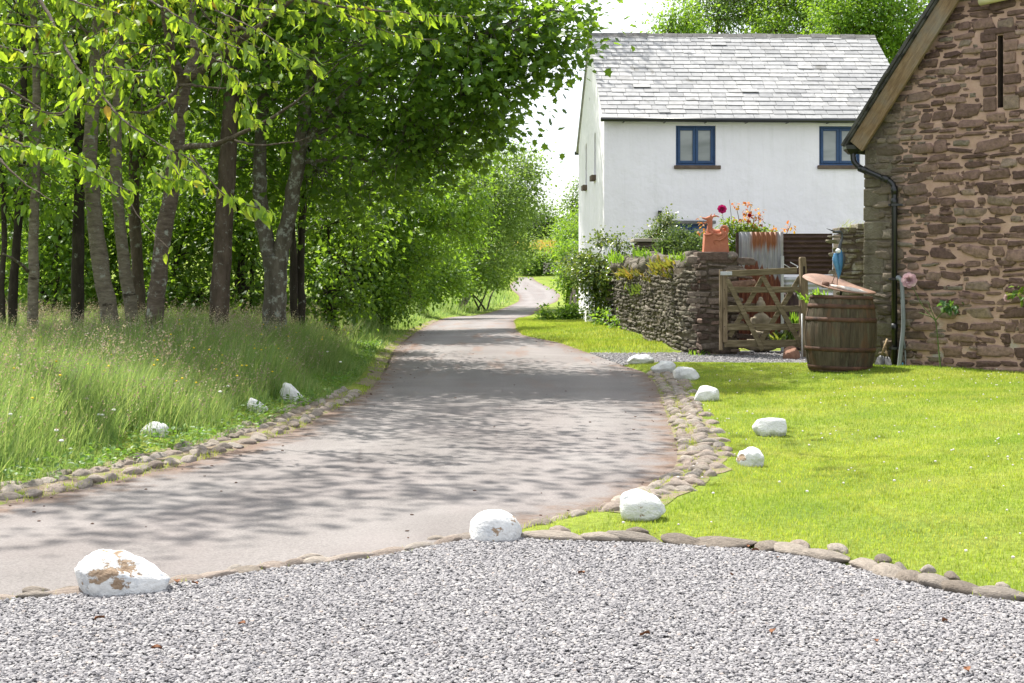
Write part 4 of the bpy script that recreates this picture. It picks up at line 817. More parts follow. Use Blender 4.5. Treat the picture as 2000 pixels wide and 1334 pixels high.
for t0, t1 in ((.955, .998), (.83, .885), (.655, .71), (.265, .32), (.02, .075)):
    pr_ = [(rad(t) + .008 + e_, t * BH) for t in (t0, (t0 + t1) / 2, t1) for e_ in (0,)]
    prof = [(rad(t0) + .004, t0 * BH)] + [(a_, b_) for a_, b_ in pr_] + [(rad(t1) + .004, t1 * BH)]
    hp_ = MB().lathe(prof, 48).build('hoop', hm, br, True)
# disc: a big plough share shaped iron plate, tilted
out_ = [(-1, 0), (-.93, .34), (-.72, .66), (-.4, .88), (-.05, .92), (.2, .74), (.42, .46), (.66, .26), (1.0, .08), (1.0, -.04), (.7, -.34), (.3, -.62), (-.2, -.78), (-.65, -.62), (-.92, -.3)]
out_ = smooth_line(out_ + [out_[0]], 2)[:-1]
m, nt, p, o = new_mat('rusted_plate', .6, .4); v = objc(nt)
c = ramp(nt, noi(nt, v, 6, 7, .65), [(.3, (.16, .09, .062)), (.55, (.28, .17, .12)), (.75, (.37, .25, .19))]); c = mixc(nt, ramp(nt, noi(nt, v, 5, 6, .7), [(.58, 0.), (.68, .8)]), c, (.16, .14, .12)); setc(nt, p, c); bmp(nt, p, noi(nt, v, 40, 4), .4, .004)
dL = at(1567, 540, BY); dR = at(1712, 574, BY); dc = (dL + dR) / 2; half = (dR - dL).length / 2; tilt = math.atan2(-(dR.z - dL.z), dR.x - dL.x)
ds = empty('iron_plate', dc, 0, 'tilted leaf shaped rusty iron plate perched above the barrel', 'iron plate'); ds.rotation_euler = (R(15), tilt - .015, 0)
b = MB(); n_ = len(out_); V = []
for f_, zz in ((1.0, .0), (.97, .010), (.6, -.012), (.3, -.03)): V += [(x_ * half * f_, y_ * .40 * f_, zz) for x_, y_ in out_]
V += [(0, 0, -.035)]; q_ = [(r_ * n_ + i_, r_ * n_ + (i_ + 1) % n_, (r_ + 1) * n_ + (i_ + 1) % n_, (r_ + 1) * n_ + i_) for r_ in range(3) for i_ in range(n_)]
b.add(V, [(3 * n_ + i_, 3 * n_ + (i_ + 1) % n_, 4 * n_) for i_ in range(n_)], q_); o_ = b.build('plate', m, ds, True, fix=True); md = o_.modifiers.new('t', 'SOLIDIFY'); md.thickness = .008; md.offset = -1
rr = MB().tube([(.03, 0, -.03), (.06, 0, -.16)], .012, 8).build('support_rod', blk, ds, True)
fish = basic('worn_white_paint', [(.3, (.28, .20, .15)), (.55, (.55, .52, .48)), (.75, (.68, .66, .63))], 8, .6, .3, 30, .3, .01)
b = MB(); b.tube([(-.16, -.12, -.0), (-.05, -.13, .012), (.1, -.12, .012), (.24, -.10, .012), (.33, -.08, .0)], [.02, .04, .055, .045, .012], 10)
fo = b.build('iron_fish', fish, None, True); fo.data.transform(Matrix.Diagonal((1, 1, .45, 1))); bpy.context.view_layer.update(); fo.matrix_world = ds.matrix_world @ Matrix.Translation((0, 0, .0)); tag(fo, 'flaking white iron fish lying on the rusty plate', 'ornament')
b = MB(); b.tube([(-.22, -.10, -.005), (-.15, -.13, 0)], [.045, .035], 8); o_ = b.build('fish_head', basic('fish_brown', [(.3, (.08, .04, .03)), (.7, (.16, .09, .06))], 9), fo, True)
# heron sculpture
hr = empty('heron_sculpture', at(1638, 557, BY), 0, 'slim metal heron sculpture with blue wings and raised long bill', 'sculpture')
hb_ = lambda px, py, dy=0: at(px, py, BY + dy)
b = MB()
def chain(b, pts, n=10):
    pts = [(Vector(q_[0]), q_[1]) for q_ in pts]; P_ = smooth_line([tuple(q_[0]) + (q_[1],) for q_ in pts], 2); b.tube(P_[:, :3], P_[:, 3], n)
K = lambda *a: [(tuple(hb_(x_, y_, d_)), r_) for x_, y_, r_, d_ in a]
chain(b, K((1641, 487, .016, 0), (1640, 498, .040, 0), (1639, 515, .045, 0), (1640, 530, .024, 0), (1639, 541, .008, 0)))
part(b, 'body', basic('heron_blue', [(.3, (.02, .09, .20)), (.6, (.035, .15, .30)), (.75, (.10, .24, .38))], 10, .45, .5, 30, .2, .004), hr, True)
b = MB(); chain(b, K((1632, 495, .02, -.03), (1631, 506, .034, -.04), (1634, 520, .028, -.04), (1637, 533, .018, -.03), (1638, 545, .004, -.02))); part(b, 'wing', basic('wing_blue', [(.3, (.03, .13, .27)), (.7, (.08, .24, .40))], 12, .4, .5, 30, .2, .004), hr, True)
dk = basic('heron_dark', [(.3, (.018, .02, .025)), (.7, (.05, .055, .065))], 10, .4, .5, 30, .2, .004)
b = MB(); chain(b, K((1645, 492, .02, .03), (1647, 506, .035, .03), (1645, 520, .02, .03), (1641, 535, .004, .02))); part(b, 'wing', dk, hr, True)
b = MB(); chain(b, K((1639, 488, .028, 0), (1641, 478, .018, 0), (1645, 466, .013, 0), (1645, 457, .013, 0), (1641, 452, .018, 0), (1634, 453, .017, 0), (1628, 452, .008, 0))); part(b, 'neck', dk, hr, True)
b = MB(); b.tube([tuple(hb_(1632, 453)), tuple(hb_(1614, 446))], [.012, .0025], 8); part(b, 'bill', dk, hr, True)
b = MB(); b.ell(tuple(hb_(1637, 490, -.02)), (.032, .035, .028), 12); part(b, 'breast', basic('heron_white', [(.3, (.55, .55, .55)), (.7, (.75, .75, .75))], 10), hr, True)
for a_, c_ in (((1633, 533), (1625, 553)), ((1636, 540), (1635, 557))):
    b = MB(); b.tube([tuple(hb_(*a_)), tuple(hb_(*c_))], .0045, 6)
    for dx, dy in ((-3, -.05), (2, -.06), (4, .03)): e_ = hb_(c_[0] + dx, c_[1] + 1, dy); b.tube([tuple(hb_(*c_)), tuple(e_)], .004, 6)
    part(b, 'leg', basic('rusty_leg', [(.3, (.05, .025, .015)), (.7, (.10, .05, .03))], 10), hr, True)

# ------------------------------------------------------------------ terracotta dragon finial
terra = basic('terracotta', [(.3, (.36, .125, .075)), (.55, (.47, .18, .11)), (.75, (.56, .25, .16))], 5, .85, .2, 25, .4, .01)
DY = 21.72; dq = lambda px, py, dy=0: at(px, py, DY + dy)
dr = empty('dragon_finial', dq(1398, 494), 0, 'terracotta dragon roof finial sitting on the stone pillar', 'finial')
b = MB(); xL, xR = (dq(1374, 494).x, dq(1424, 494).x); z0, z1 = dq(0, 494).z, dq(0, 455).z; xl, xr = dq(1377, 0).x, dq(1421, 0).x
b.prism([(xL, z0), (xR, z0), (xr, z1), (xl, z1)], DY - .03, DY + .20, lambda u, v_, w_: (u, w_, v_)); o_ = bevel(part(b, 'ridge_saddle', terra, dr, False, fix=True), .012, 3)
D_ = lambda *a: [(tuple(dq(x_, y_, d_)), r_) for x_, y_, r_, d_ in a]
b = MB()
chain(b, D_((1384, 460, .045, .05), (1386, 447, .045, .05), (1387, 436, .035, .05), (1388, 427, .03, .05), (1390, 423, .03, .05)))            # chest and neck
chain(b, D_((1388, 452, .05, .07), (1400, 455, .05, .08), (1412, 452, .045, .08), (1418, 446, .035, .07)))                                       # trunk
chain(b, D_((1392, 425, .028, .05), (1386, 425, .03, .05), (1379, 428, .022, .05), (1371, 425, .012, .05)))                                       # upper jaw
chain(b, D_((1386, 430, .02, .05), (1380, 434, .014, .05), (1374, 436, .007, .05)))                                                             # lower jaw
chain(b, D_((1390, 424, .02, .05), (1398, 421, .014, .05), (1405, 424, .008, .05)))                                                             # crest
chain(b, D_((1388, 422, .014, .03), (1390, 417, .004, .03)), 8)
chain(b, D_((1393, 423, .012, .06), (1397, 416, .004, .06)), 8)
chain(b, D_((1386, 452, .028, .01), (1393, 456, .024, -.02), (1385, 459, .018, -.035), (1375, 458, .012, -.035)))                                # fore leg
chain(b, D_((1413, 452, .035, .01), (1408, 458, .024, -.03), (1400, 459, .016, -.04)))                                                           # hind leg
sp = [(1414 + 7 * math.cos(t) * (1 - .06 * t), 449 - 7.5 * math.sin(t) * (1 - .06 * t), .026 - .0018 * t, -.01) for t in np.linspace(-1.2, 5.2, 16)]
chain(b, D_(*sp))
chain(b, D_((1420, 452, .024, .0), (1418, 460, .020, -.035), (1412, 466, .016, -.04), (1405, 470, .012, -.04), (1400, 467, .010, -.04), (1394, 470, .008, -.035)), 8)
chain(b, D_((1394, 470, .008, -.035), (1396, 476, .007, -.035), (1401, 479, .004, -.032)), 6)
o_ = part(b, 'dragon', terra, dr, True); organic(o_, .007, 1); o_.data.materials.clear(); o_.data.materials.append(terra)
# seated stone figure behind the gate
SY = 22.3; q5 = lambda px, py, dy=0: at(px, py, SY + dy)
st_ = basic('weathered_statue', [(.3, (.20, .17, .12)), (.7, (.36, .31, .23))], 6, .9, .15, 30, .5, .01)
b = MB(); E = lambda c_, r_: b.ell(tuple(c_), r_, 14)
E(q5(1486, 597, .0), (.078, .085, .10)); E(q5(1486, 585), (.04, .04, .045)); E(q5(1486, 608), (.04, .045, .06)); E(q5(1486, 628), (.15, .10, .14)); E(q5(1487, 642), (.135, .11, .12)); E(q5(1486, 656), (.17, .14, .08))
chain(b, [(tuple(q5(1472, 622, -.02)), .05), (tuple(q5(1468, 636, -.05)), .042), (tuple(q5(1474, 650, -.14)), .035), (tuple(q5(1486, 651, -.17)), .03)])
chain(b, [(tuple(q5(1501, 622, -.02)), .05), (tuple(q5(1505, 636, -.05)), .042), (tuple(q5(1498, 650, -.14)), .035), (tuple(q5(1487, 652, -.17)), .03)])
chain(b, [(tuple(q5(1478, 660, 0)), .07), (tuple(q5(1462, 666, -.12)), .065), (tuple(q5(1480, 672, -.22)), .045)]); chain(b, [(tuple(q5(1494, 660, 0)), .07), (tuple(q5(1513, 666, -.12)), .065), (tuple(q5(1494, 672, -.22)), .045)])
b.ell(tuple(q5(1486, 678, -.05)), (.26, .2, .07), 16); b.ell(tuple(q5(1483, 597, -.068)), (.012, .02, .02), 8); b.ell(tuple(q5(1478.5, 597, 0)), (.012, .015, .03), 8); b.ell(tuple(q5(1493.5, 597, 0)), (.012, .015, .03), 8)
o_ = b.build('garden_statue', st_, None, True); organic(o_, .012, 1); o_.data.materials.clear(); o_.data.materials.append(st_); tag(o_, 'seated stone garden figure half hidden behind the gate rails', 'statue')
# spades against the barn
for k, (x0, y0, x1, y1, lab, mtl) in enumerate(((1733, 662, 1722, 694, 'short spade with pale wooden handle leaning on the barn beside the barrel', 1), (1728, 674, 1733, 696, 'dark hand fork leaning between the spade and the drainpipe', 0))):
    sp_ = empty('garden_spade' if k == 0 else 'garden_fork', bu((x0 + x1) / 2, 722, .2), 0, lab, 'spade' if k == 0 else 'fork')
    A_, B_ = bu(x0, y0, .06), bu(x1, y1, .16); b = MB().tube([tuple(A_), tuple(B_)], .014, 8); part(b, 'handle', gwood('handle_wood', (.16, .11, .06), (.26, .19, .11), (.36, .28, .18)), sp_, True)
    C_ = bu(x1 - 7 if k == 0 else x1 + 4, 722, .24); d_ = (C_ - B_).normalized(); sd_ = Vector((math.cos(BA), math.sin(BA), 0)); wd = .065 if k == 0 else .05
    b = MB(); V = []
    for t, w_, cv in ((0, .25, 0), (.15, .8, .01), (.6, 1.0, .018), (1, .75, .01)):
        c_ = B_ + (C_ - B_) * t
        for s_, e_ in ((-1, 0), (0, -1), (1, 0)): V.append(tuple(c_ + sd_ * s_ * wd * w_ + d_.cross(sd_) * cv * e_))
    b.add(V, None, [(r_ * 3 + i_, r_ * 3 + i_ + 1, r_ * 3 + 4 + i_, r_ * 3 + 3 + i_) for r_ in range(3) for i_ in range(2)]); o_ = part(b, 'blade', basic('black_steel', [(.3, (.02, .022, .025)), (.7, (.05, .052, .055))], 9, .5, .5), sp_, True); md = o_.modifiers.new('t', 'SOLIDIFY'); md.thickness = .004
# field gate far up the lane
FY = 118
fg = empty('far_gate', (at(1080, 0, FY).x, FY, float(gz(at(1080, 0, FY).x, FY))), 0, 'small grey field gate far up the lane before the hedge', 'gate')
def fpart(a_, b_, wd, nm): A_, B_ = at(*a_, FY), at(*b_, FY); o_ = MB().beam(A_, B_, .06, wd, Vector((0, 1, 0)).cross((B_ - A_).normalized())).build(nm, grw, fg); o_.location = -fg.location
grw = basic('grey_wood', [(.3, (.22, .21, .19)), (.7, (.36, .34, .31))], 2, .9, .2, 5, .3, .05)
for y0, y1 in ((516, 512.5), (522.5, 520), (529, 527)): fpart((1061, y0), (1100, y1), .13, 'rail')
fpart((1063, 513), (1063, 534), .16, 'stile'); fpart((1099, 511), (1099, 534), .16, 'stile'); fpart((1066, 516), (1082, 532), .11, 'brace'); fpart((1082, 515), (1068, 531), .11, 'brace')

# ------------------------------------------------------------------ foliage builders
LEAF_SIMPLE = (np.array([(0, 0, 0), (.45, .33, .05), (1, 0, -.08), (.45, -.33, .05)]), None, np.array([(0, 1, 2, 3)]))
LEAF_FOLD = (np.array([(0, 0, 0), (.35, .32, .07), (.35, -.32, .07), (.4, 0, 0), (.75, .2, .0), (.75, -.2, 0), (1, 0, -.14)]), np.array([(0, 3, 1), (0, 2, 3)]), np.array([(3, 6, 4, 1), (3, 2, 5, 6)]))
LEAF_CHERRY = (np.array([(0, 0, 0), (.22, 0, -.01), (.52, 0, -.04), (.8, 0, -.12), (1, 0, -.26), (.22, .19, .05), (.52, .235, .03), (.8, .12, -.07), (.22, -.19, .05), (.52, -.235, .03), (.8, -.12, -.07)]),
               np.array([(0, 1, 5), (0, 8, 1), (3, 4, 7), (3, 10, 4)]), np.array([(1, 2, 6, 5), (2, 3, 7, 6), (1, 8, 9, 2), (2, 9, 10, 3)]))
_lob = np.array([(0, 0), (.12, .30), (.02, .46), (.38, .34), (.55, .50), (.66, .22), (1, 0), (.66, -.22), (.55, -.50), (.38, -.34), (.02, -.46), (.12, -.30)])
LEAF_LOBED = (np.array([(x, y, -.10 * x * x + .12 * abs(y)) for x, y in _lob] + [(.35, 0, 0)]), np.array([(12, i_, (i_ + 1) % 12) for i_ in range(12)]), None)
def leaf_cloud(mb, tmpl, P, fwd, up, size):
    T, f3, f4 = tmpl; N = len(P)
    if N == 0: return
    fwd = fwd / (np.linalg.norm(fwd, axis=1)[:, None] + 1e-9); sd_ = np.cross(up, fwd); sd_ /= np.linalg.norm(sd_, axis=1)[:, None] + 1e-9; nn = np.cross(fwd, sd_)
    V = P[:, None] + size[:, None, None] * (T[None, :, 0:1] * fwd[:, None] + T[None, :, 1:2] * sd_[:, None] + T[None, :, 2:3] * nn[:, None])
    k = len(T); off = (np.arange(N) * k)[:, None, None]
    mb.add(V.reshape(-1, 3), (f3[None] + off).reshape(-1, 3) if f3 is not None else None, (f4[None] + off).reshape(-1, 4) if f4 is not None else None)
def blob_leaves(mb, tmpl, c, r, ncl, per, size, spread=.2, droop=.35, rs=None, flat=.7, gaps=.0):
    """leaf clusters through a crown lobe; returns cluster centres"""
    rs = rs or rng; r = np.broadcast_to(np.asarray(r, float), (3,))
    d = rs.normal(0, 1, (ncl, 3)); d /= np.linalg.norm(d, axis=1)[:, None]; C = np.array(c) + d * (rs.random(ncl) ** .42)[:, None] * r
    k = np.array([mnoise.noise(Vector(q_ * 1.15) + Vector((7, 3, 1))) for q_ in C]); C = C[k > -.32 + gaps]
    n = len(C)
    if not n: return C
    cl = np.repeat(np.arange(n), per); sprd = spread * rs.uniform(.6, 1.3, n)[cl][:, None]
    o_ = rs.normal(0, 1, (len(cl), 3)) * sprd * np.array([1, 1, flat]); P = C[cl] + o_
    f_ = o_ / (np.linalg.norm(o_, axis=1)[:, None] + 1e-6) + rs.normal(0, .5, o_.shape); f_[:, 2] -= droop
    u_ = rs.normal(0, .45, o_.shape); u_[:, 2] += 1; leaf_cloud(mb, tmpl, P, f_, u_, size * rs.uniform(.6, 1.25, len(cl))); return C
def limb(mb, a, b, r0, r1, wob=.08, n=6, sides=6, sag=.0):
    a = np.array(a, float); b = np.array(b, float); t = np.linspace(0, 1, n)[:, None]; L_ = np.linalg.norm(b - a); P = a + (b - a) * t
    P += rng.normal(0, wob * L_ / n, P.shape) * np.sin(np.pi * t); P[:, 2] += (np.sin(np.pi * t) * sag * L_)[:, 0]; mb.tube(P, np.linspace(r0, r1, n), sides, False); return P
def tree(name, label, cat, trunks, blobs, lm, bark, tmpl, size, per=22, group=None, spread=.22, droop=.35, dens=1.0, twig=True, flat=.7, limbs=True, lr=.035, gaps=0.):
    """trunks: list of (points, radii) in metres; blobs: (centre, radius, clusters)"""
    b0 = Vector(trunks[0][0][0]); root = empty(name, b0, 0, label, cat, group); off = -b0
    mb = MB()
    for P, r_ in trunks:
        pr = smooth_line([tuple(q_) + (rr,) for q_, rr in zip(P, r_)], 2); k = len(pr); rr = pr[:, 3] * (.84 if cat == 'tree' else 1) * (1 + rng.normal(0, .035, k)); pr[:, :2] += rng.normal(0, .006, (k, 2)); mb.tube(pr[:, :3], rr, 14)
    mb.build('trunk', bark, root, True).location = off
    AT = np.vstack([np.asarray(densify(P, .25)) for P, _ in trunks])
    cm_ = MB()
    for c, r_, ncl in blobs:
        if c[1] < 26 and c[2] > 1.25 + 560 * c[1] / F: ncl = int(ncl * .75)
        C = blob_leaves(cm_, tmpl, c, r_, max(3, int(ncl * dens)), per, size, spread, droop, None, flat, gaps)
        if limbs:
            lb = MB(); dd = np.linalg.norm(AT - np.array(c), axis=1) + .9 * np.maximum(AT[:, 2] - c[2], 0); A = AT[np.argmin(dd + .5 * (AT[:, 2] < AT[:, 2].max() * .35))]
            P = limb(lb, A, c, lr, lr * .45, .25, 8, 6, .06)
            if twig:
                for q_ in C[:: max(1, len(C) // 26)]:
                    s_ = P[np.argmin(np.linalg.norm(P - q_, axis=1))]; limb(lb, s_, q_, lr * .3, .004, .25, 4, 4)
            lb.build('branch', bark, root, True).location = off
    if cm_.n: cm_.build('crown', lm, root).location = off
    return root
def bark_mat(name, stops, bands=False, lich=.5, lc=(.34, .36, .31)):
    m, nt, p, o = new_mat(name, .92, .15); v = pos(nt)
    c = ramp(nt, noi(nt, scl(nt, v, (1, 1, .28) if not bands else (1, 1, 3.5)), 9, 7, .7), stops)
    c = mixc(nt, ramp(nt, noi(nt, v, 10, 6, .7), [(lich, 0.), (lich + .09, .8)]), c, lc)
    if bands: c = mixc(nt, ramp(nt, noi(nt, scl(nt, v, (1, 1, 4)), 3.1, 5, .7), [(.60, 0.), (.66, .9)]), c, (.035, .028, .02))
    setc(nt, p, c); bmp(nt, p, noi(nt, scl(nt, v, (1, 1, .3) if not bands else (1, 1, 3)), 22, 6, .7), .9, .03); return m
BK_CH = bark_mat('cherry_bark', [(.3, (.055, .042, .032)), (.55, (.12, .095, .073)), (.75, (.185, .155, .12))], True, .56)
BK_PALE = bark_mat('pale_bark', [(.3, (.095, .078, .058)), (.55, (.185, .16, .12)), (.75, (.27, .24, .185))], True, .58)
BK_BR = bark_mat('brown_bark', [(.3, (.05, .038, .028)), (.55, (.105, .08, .062)), (.75, (.17, .135, .105))], False, .58)
BK_DK = bark_mat('dark_bark', [(.3, (.022, .018, .013)), (.55, (.048, .04, .03)), (.75, (.085, .072, .055))], False, .62)
BK_SY = bark_mat('sycamore_bark', [(.3, (.06, .052, .04)), (.55, (.125, .11, .085)), (.75, (.20, .18, .145))], False, .52)
LM_CH = leaf_mat('cherry_leaf', [(0, (.06, .13, .016)), (.4, (.09, .175, .02)), (.75, (.14, .22, .025)), (.985, (.20, .22, .03)), (.992, (.33, .17, .03)), (1, (.28, .12, .03))], (.50, .62, .03), .5)
LM_SY = leaf_mat('sycamore_leaf', [(0, (.032, .08, .012)), (.5, (.06, .128, .016)), (1, (.10, .18, .022))], (.35, .52, .03), .42)
LM_LI = leaf_mat('lime_leaf', [(0, (.05, .12, .015)), (.5, (.08, .16, .018)), (1, (.13, .21, .024))], (.36, .54, .04), .44)
LM_HZ = leaf_mat('hazel_leaf', [(0, (.036, .088, .014)), (.5, (.068, .135, .018)), (1, (.11, .185, .023))], (.34, .50, .03), .43)
LM_WI = leaf_mat('willow_leaf', [(0, (.07, .12, .03)), (.5, (.10, .165, .04)), (1, (.14, .205, .055))], (.30, .42, .07), .40)
LM_FR = leaf_mat('far_leaf', [(0, (.05, .10, .025)), (.5, (.085, .145, .035)), (1, (.125, .185, .045))], (.26, .40, .06), .36)
LM_VB = leaf_mat('viburnum_leaf', [(0, (.030, .065, .014)), (.6, (.055, .10, .022)), (.85, (.13, .17, .03)), (1, (.25, .26, .05))], (.28, .36, .04), .30, .3, .6)
LM_CON = leaf_mat('conifer_leaf', [(0, (.035, .075, .025)), (.6, (.075, .125, .035)), (1, (.13, .18, .05))], (.14, .2, .04), .25)
def T(*a): return [tuple(at(px, py, Y)) for px, py, Y in a]
def ground_pt(px, Y): x_ = (px - 1000) * Y / F; return (x_, Y, float(gz(x_, Y)) - .05)
# ------------------------------------------------------------------ trees of the verge
def vtree(name, label, base_, pts, radii, blobs, lm, bark, tmpl, size, extra=(), **k):
    P = [ground_pt(*base_)] + T(*pts); tr = [(P, radii)]
    for e_pts, e_r in extra: tr.append((T(*e_pts), e_r))
    return tree(name, label, 'tree', tr, [(tuple(at(*c[:3])), c[3], c[4]) for c in blobs], lm, bark, tmpl, size, **k)
GRP = 'trees along the verge'
vtree('cherry_tree', 'cherry tree with brown banded trunk forking low, drooping bright leaf sprays around it', (292, 15.6), [(302, 620, 15.6), (313, 500, 15.6), (333, 380, 15.6), (346, 270, 15.6), (360, 160, 15.6)], [.13, .115, .105, .10, .095, .09],
      [(c[0], c[1], c[2], c[3], c[4]) for c in ((300, 90, 14, .9, 9), (430, 60, 14.2, .9, 9), (200, 150, 14.2, .8, 8), (420, -90, 14, 1.2, 60), (250, -150, 14.5, 1.3, 60), (340, -380, 15, 1.5, 80), (560, -160, 13.6, 1.2, 50))], LM_CH, BK_CH, LEAF_CHERRY, .115,
      [([(360, 165, 15.6), (335, 110, 15.3), (325, 40, 15), (300, -120, 15), (280, -400, 15)], [.075, .06, .055, .045, .02]), ([(360, 165, 15.6), (385, 100, 15.8), (372, 20, 16), (400, -150, 16), (420, -450, 16)], [.08, .065, .055, .045, .02]), ([(362, 160, 15.6), (430, 110, 15), (520, 40, 14.5), (620, -40, 14)], [.06, .045, .035, .02])], per=12, group=GRP, spread=.2, droop=1.1, lr=.02)
vtree('cherry_tree', 'pale barked cherry trunk leaning away from its foot, dark scars across it', (222, 16.6), [(214, 620, 16.6), (196, 520, 16.6), (184, 420, 16.6), (178, 350, 16.6), (176, 250, 16.6), (190, 100, 16.8), (200, -200, 17), (210, -500, 17)], [.14, .125, .115, .11, .105, .095, .08, .06, .03],
      [(150, 40, 16, 1.0, 13), (60, 130, 15.5, .9, 11), (120, -150, 16, 1.5, 90), (10, -100, 15.5, 1.4, 80), (200, -450, 17, 1.7, 110)], LM_CH, BK_PALE, LEAF_CHERRY, .115, per=12, group=GRP, spread=.22, droop=1.0, lr=.025)
vtree('cherry_tree', 'slim grey cherry trunk crusted with lichen behind the leaning pale one', (268, 17.4), [(256, 600, 17.4), (240, 500, 17.4), (231, 410, 17.4), (226, 330, 17.4), (230, 200, 17.4), (236, 90, 17.5), (228, -80, 17.6), (240, -400, 17.8)], [.10, .095, .085, .08, .085, .075, .065, .05, .03],
      [(230, 30, 17.5, .8, 16), (300, -200, 17.5, 1.4, 90), (180, -420, 18, 1.6, 100)], LM_CH, BK_PALE, LEAF_CHERRY, .11, [([(228, 170, 17.4), (205, 110, 17.2), (170, 60, 17)], [.05, .04, .02])], per=12, group=GRP, spread=.22, droop=.9, lr=.025)
vtree('verge_tree', 'thin mottled upright trunk standing apart at the grassy gap', (63, 15.8), [(63, 620, 15.8), (65, 520, 15.8), (66, 430, 15.8), (72, 330, 15.8), (70, 150, 15.9), (60, -200, 16)], [.075, .072, .068, .064, .058, .05, .03],
      [(70, 330, 16, .55, 22), (20, 250, 15.6, .7, 26), (60, -250, 16, 1.4, 90)], LM_HZ, BK_PALE, LEAF_FOLD, .10, [([(55, 530, 15.8), (35, 510, 15.5), (5, 495, 15)], [.025, .02, .012])], per=18, group=GRP, lr=.02)
vtree('verge_tree', 'dark ivy clad trunk between the thin mottled trunk and the leaning pale cherry', (152, 18.5), [(151, 560, 18.5), (153, 450, 18.5), (156, 330, 18.5), (150, 100, 18.6), (150, -300, 19)], [.10, .095, .09, .085, .07, .04],
      [(150, 270, 19, .9, 70), (100, 160, 19, 1.0, 80), (130, -80, 19, 1.7, 150), (110, -420, 19, 1.9, 130)], LM_HZ, BK_DK, LEAF_FOLD, .10, per=22, group=GRP)
vtree('verge_tree', 'pair of leaning dark trunks at the very edge of the wood by the bright field', (22, 17.5), [(25, 560, 17.5), (32, 480, 17.5), (40, 380, 17.5), (50, 200, 17.5), (40, -200, 17.5)], [.07, .065, .06, .055, .05, .03],
      [(10, 380, 18, .7, 45), (-60, 250, 17.5, 1.1, 80), (30, 60, 18, 1.3, 110), (-40, -250, 17, 1.8, 130)], LM_HZ, BK_DK, LEAF_FOLD, .10, [([(4, 640, 17.3), (2, 560, 17.3), (12, 430, 17.3), (-10, 250, 17.3)], [.05, .045, .04, .03])], per=22, group=GRP)
vtree('verge_tree', 'stout grey brown straight trunk rising between banded cherry and forked tree', (424, 18.2), [(428, 600, 18.2), (434, 500, 18.2), (440, 400, 18.2), (447, 280, 18.2), (452, 180, 18.2), (460, 0, 18.2), (470, -300, 18.4)], [.16, .15, .14, .135, .13, .115, .09, .05],
      [(420, 120, 19.2, 1.1, 60), (520, 60, 18.6, 1.2, 70), (330, 20, 19, 1.2, 80), (470, -150, 18.4, 1.8, 150), (350, -350, 18, 2.0, 150), (560, -420, 18.4, 2.0, 150)], LM_SY, BK_BR, LEAF_LOBED, .10, per=22, group=GRP)
vtree('sycamore_tree', 'big forked sycamore whose leafy crown arches out over the lane', (536, 18.8), [(537, 610, 18.8), (538, 540, 18.8), (536, 500, 18.8)], [.23, .19, .175, .17],
      [(610, 60, 18.3, 1.35, 105), (720, 90, 17.6, 1.25, 110), (830, 70, 17.2, 1.1, 100), (930, 70, 17, .95, 85), (1020, 40, 17, .8, 60), (1090, 80, 17, .42, 22), (1120, 20, 17.1, .35, 12), (1000, 150, 17.2, .45, 26), (905, 180, 17.6, .8, 70), (800, 220, 18, .9, 85), (680, 220, 18.5, 1.0, 90), (960, 240, 17.8, .32, 16), (730, 320, 18.8, .75, 60), (850, 290, 18.4, .65, 44), (620, 330, 19.6, .8, 50), (940, 280, 18.6, .30, 12), (560, 200, 19.5, 1.1, 70), (500, 330, 20, .8, 45),
       (720, -110, 19.5, 1.6, 130), (880, -100, 19.5, 1.4, 100), (1000, -70, 18.5, .8, 40), (560, -200, 20, 1.7, 120), (740, -380, 21, 2.0, 150), (900, -330, 21.5, 1.6, 90), (620, -560, 21, 2.0, 130), (780, -620, 22.5, 1.8, 90)], LM_SY, BK_SY, LEAF_LOBED, .098,
      [([(534, 530, 18.8), (518, 460, 18.8), (508, 400, 18.8), (506, 330, 18.9), (515, 200, 19), (520, 0, 19), (540, -400, 19)], [.13, .12, .11, .105, .095, .08, .04]), ([(541, 530, 18.8), (556, 460, 18.75), (570, 400, 18.7), (580, 320, 18.6), (596, 220, 18.5), (620, 80, 18.2), (700, -200, 17.6), (780, -500, 17.2)], [.14, .125, .115, .11, .10, .085, .06, .03]), ([(584, 300, 18.6), (650, 200, 18.2), (740, 130, 17.7), (850, 80, 17.2), (960, 60, 17)], [.06, .055, .045, .035, .02])], per=24, group=GRP, lr=.03, dens=.76, gaps=.12)
vtree('verge_tree', 'twin slim dark stems close behind the forked sycamore', (586, 20.5), [(588, 570, 20.5), (588, 480, 20.5), (592, 400, 20.5), (600, 300, 20.5), (640, 100, 20.5)], [.075, .07, .065, .06, .05, .03],
      [(640, 330, 21, .9, 60), (600, 250, 21, 1.0, 60), (650, 100, 21.5, 1.5, 90)], LM_HZ, BK_DK, LEAF_FOLD, .10, [([(576, 640, 20.4), (572, 570, 20.4), (574, 480, 20.4), (566, 380, 20.4)], [.07, .065, .06, .04])], per=22, group=GRP)
vtree('verge_tree', 'grey trunk half hidden between the lichened cherry and the banded cherry', (275, 20.5), [(272, 580, 20.5), (266, 480, 20.5), (262, 400, 20.5), (262, 250, 20.5), (270, -100, 20.5)], [.11, .105, .10, .095, .085, .05],
      [(280, 300, 21, 1.0, 70), (330, 200, 21, 1.2, 80), (230, 120, 21, 1.3, 100), (280, -150, 21, 1.8, 130)], LM_HZ, BK_BR, LEAF_FOLD, .10, per=22, group=GRP)
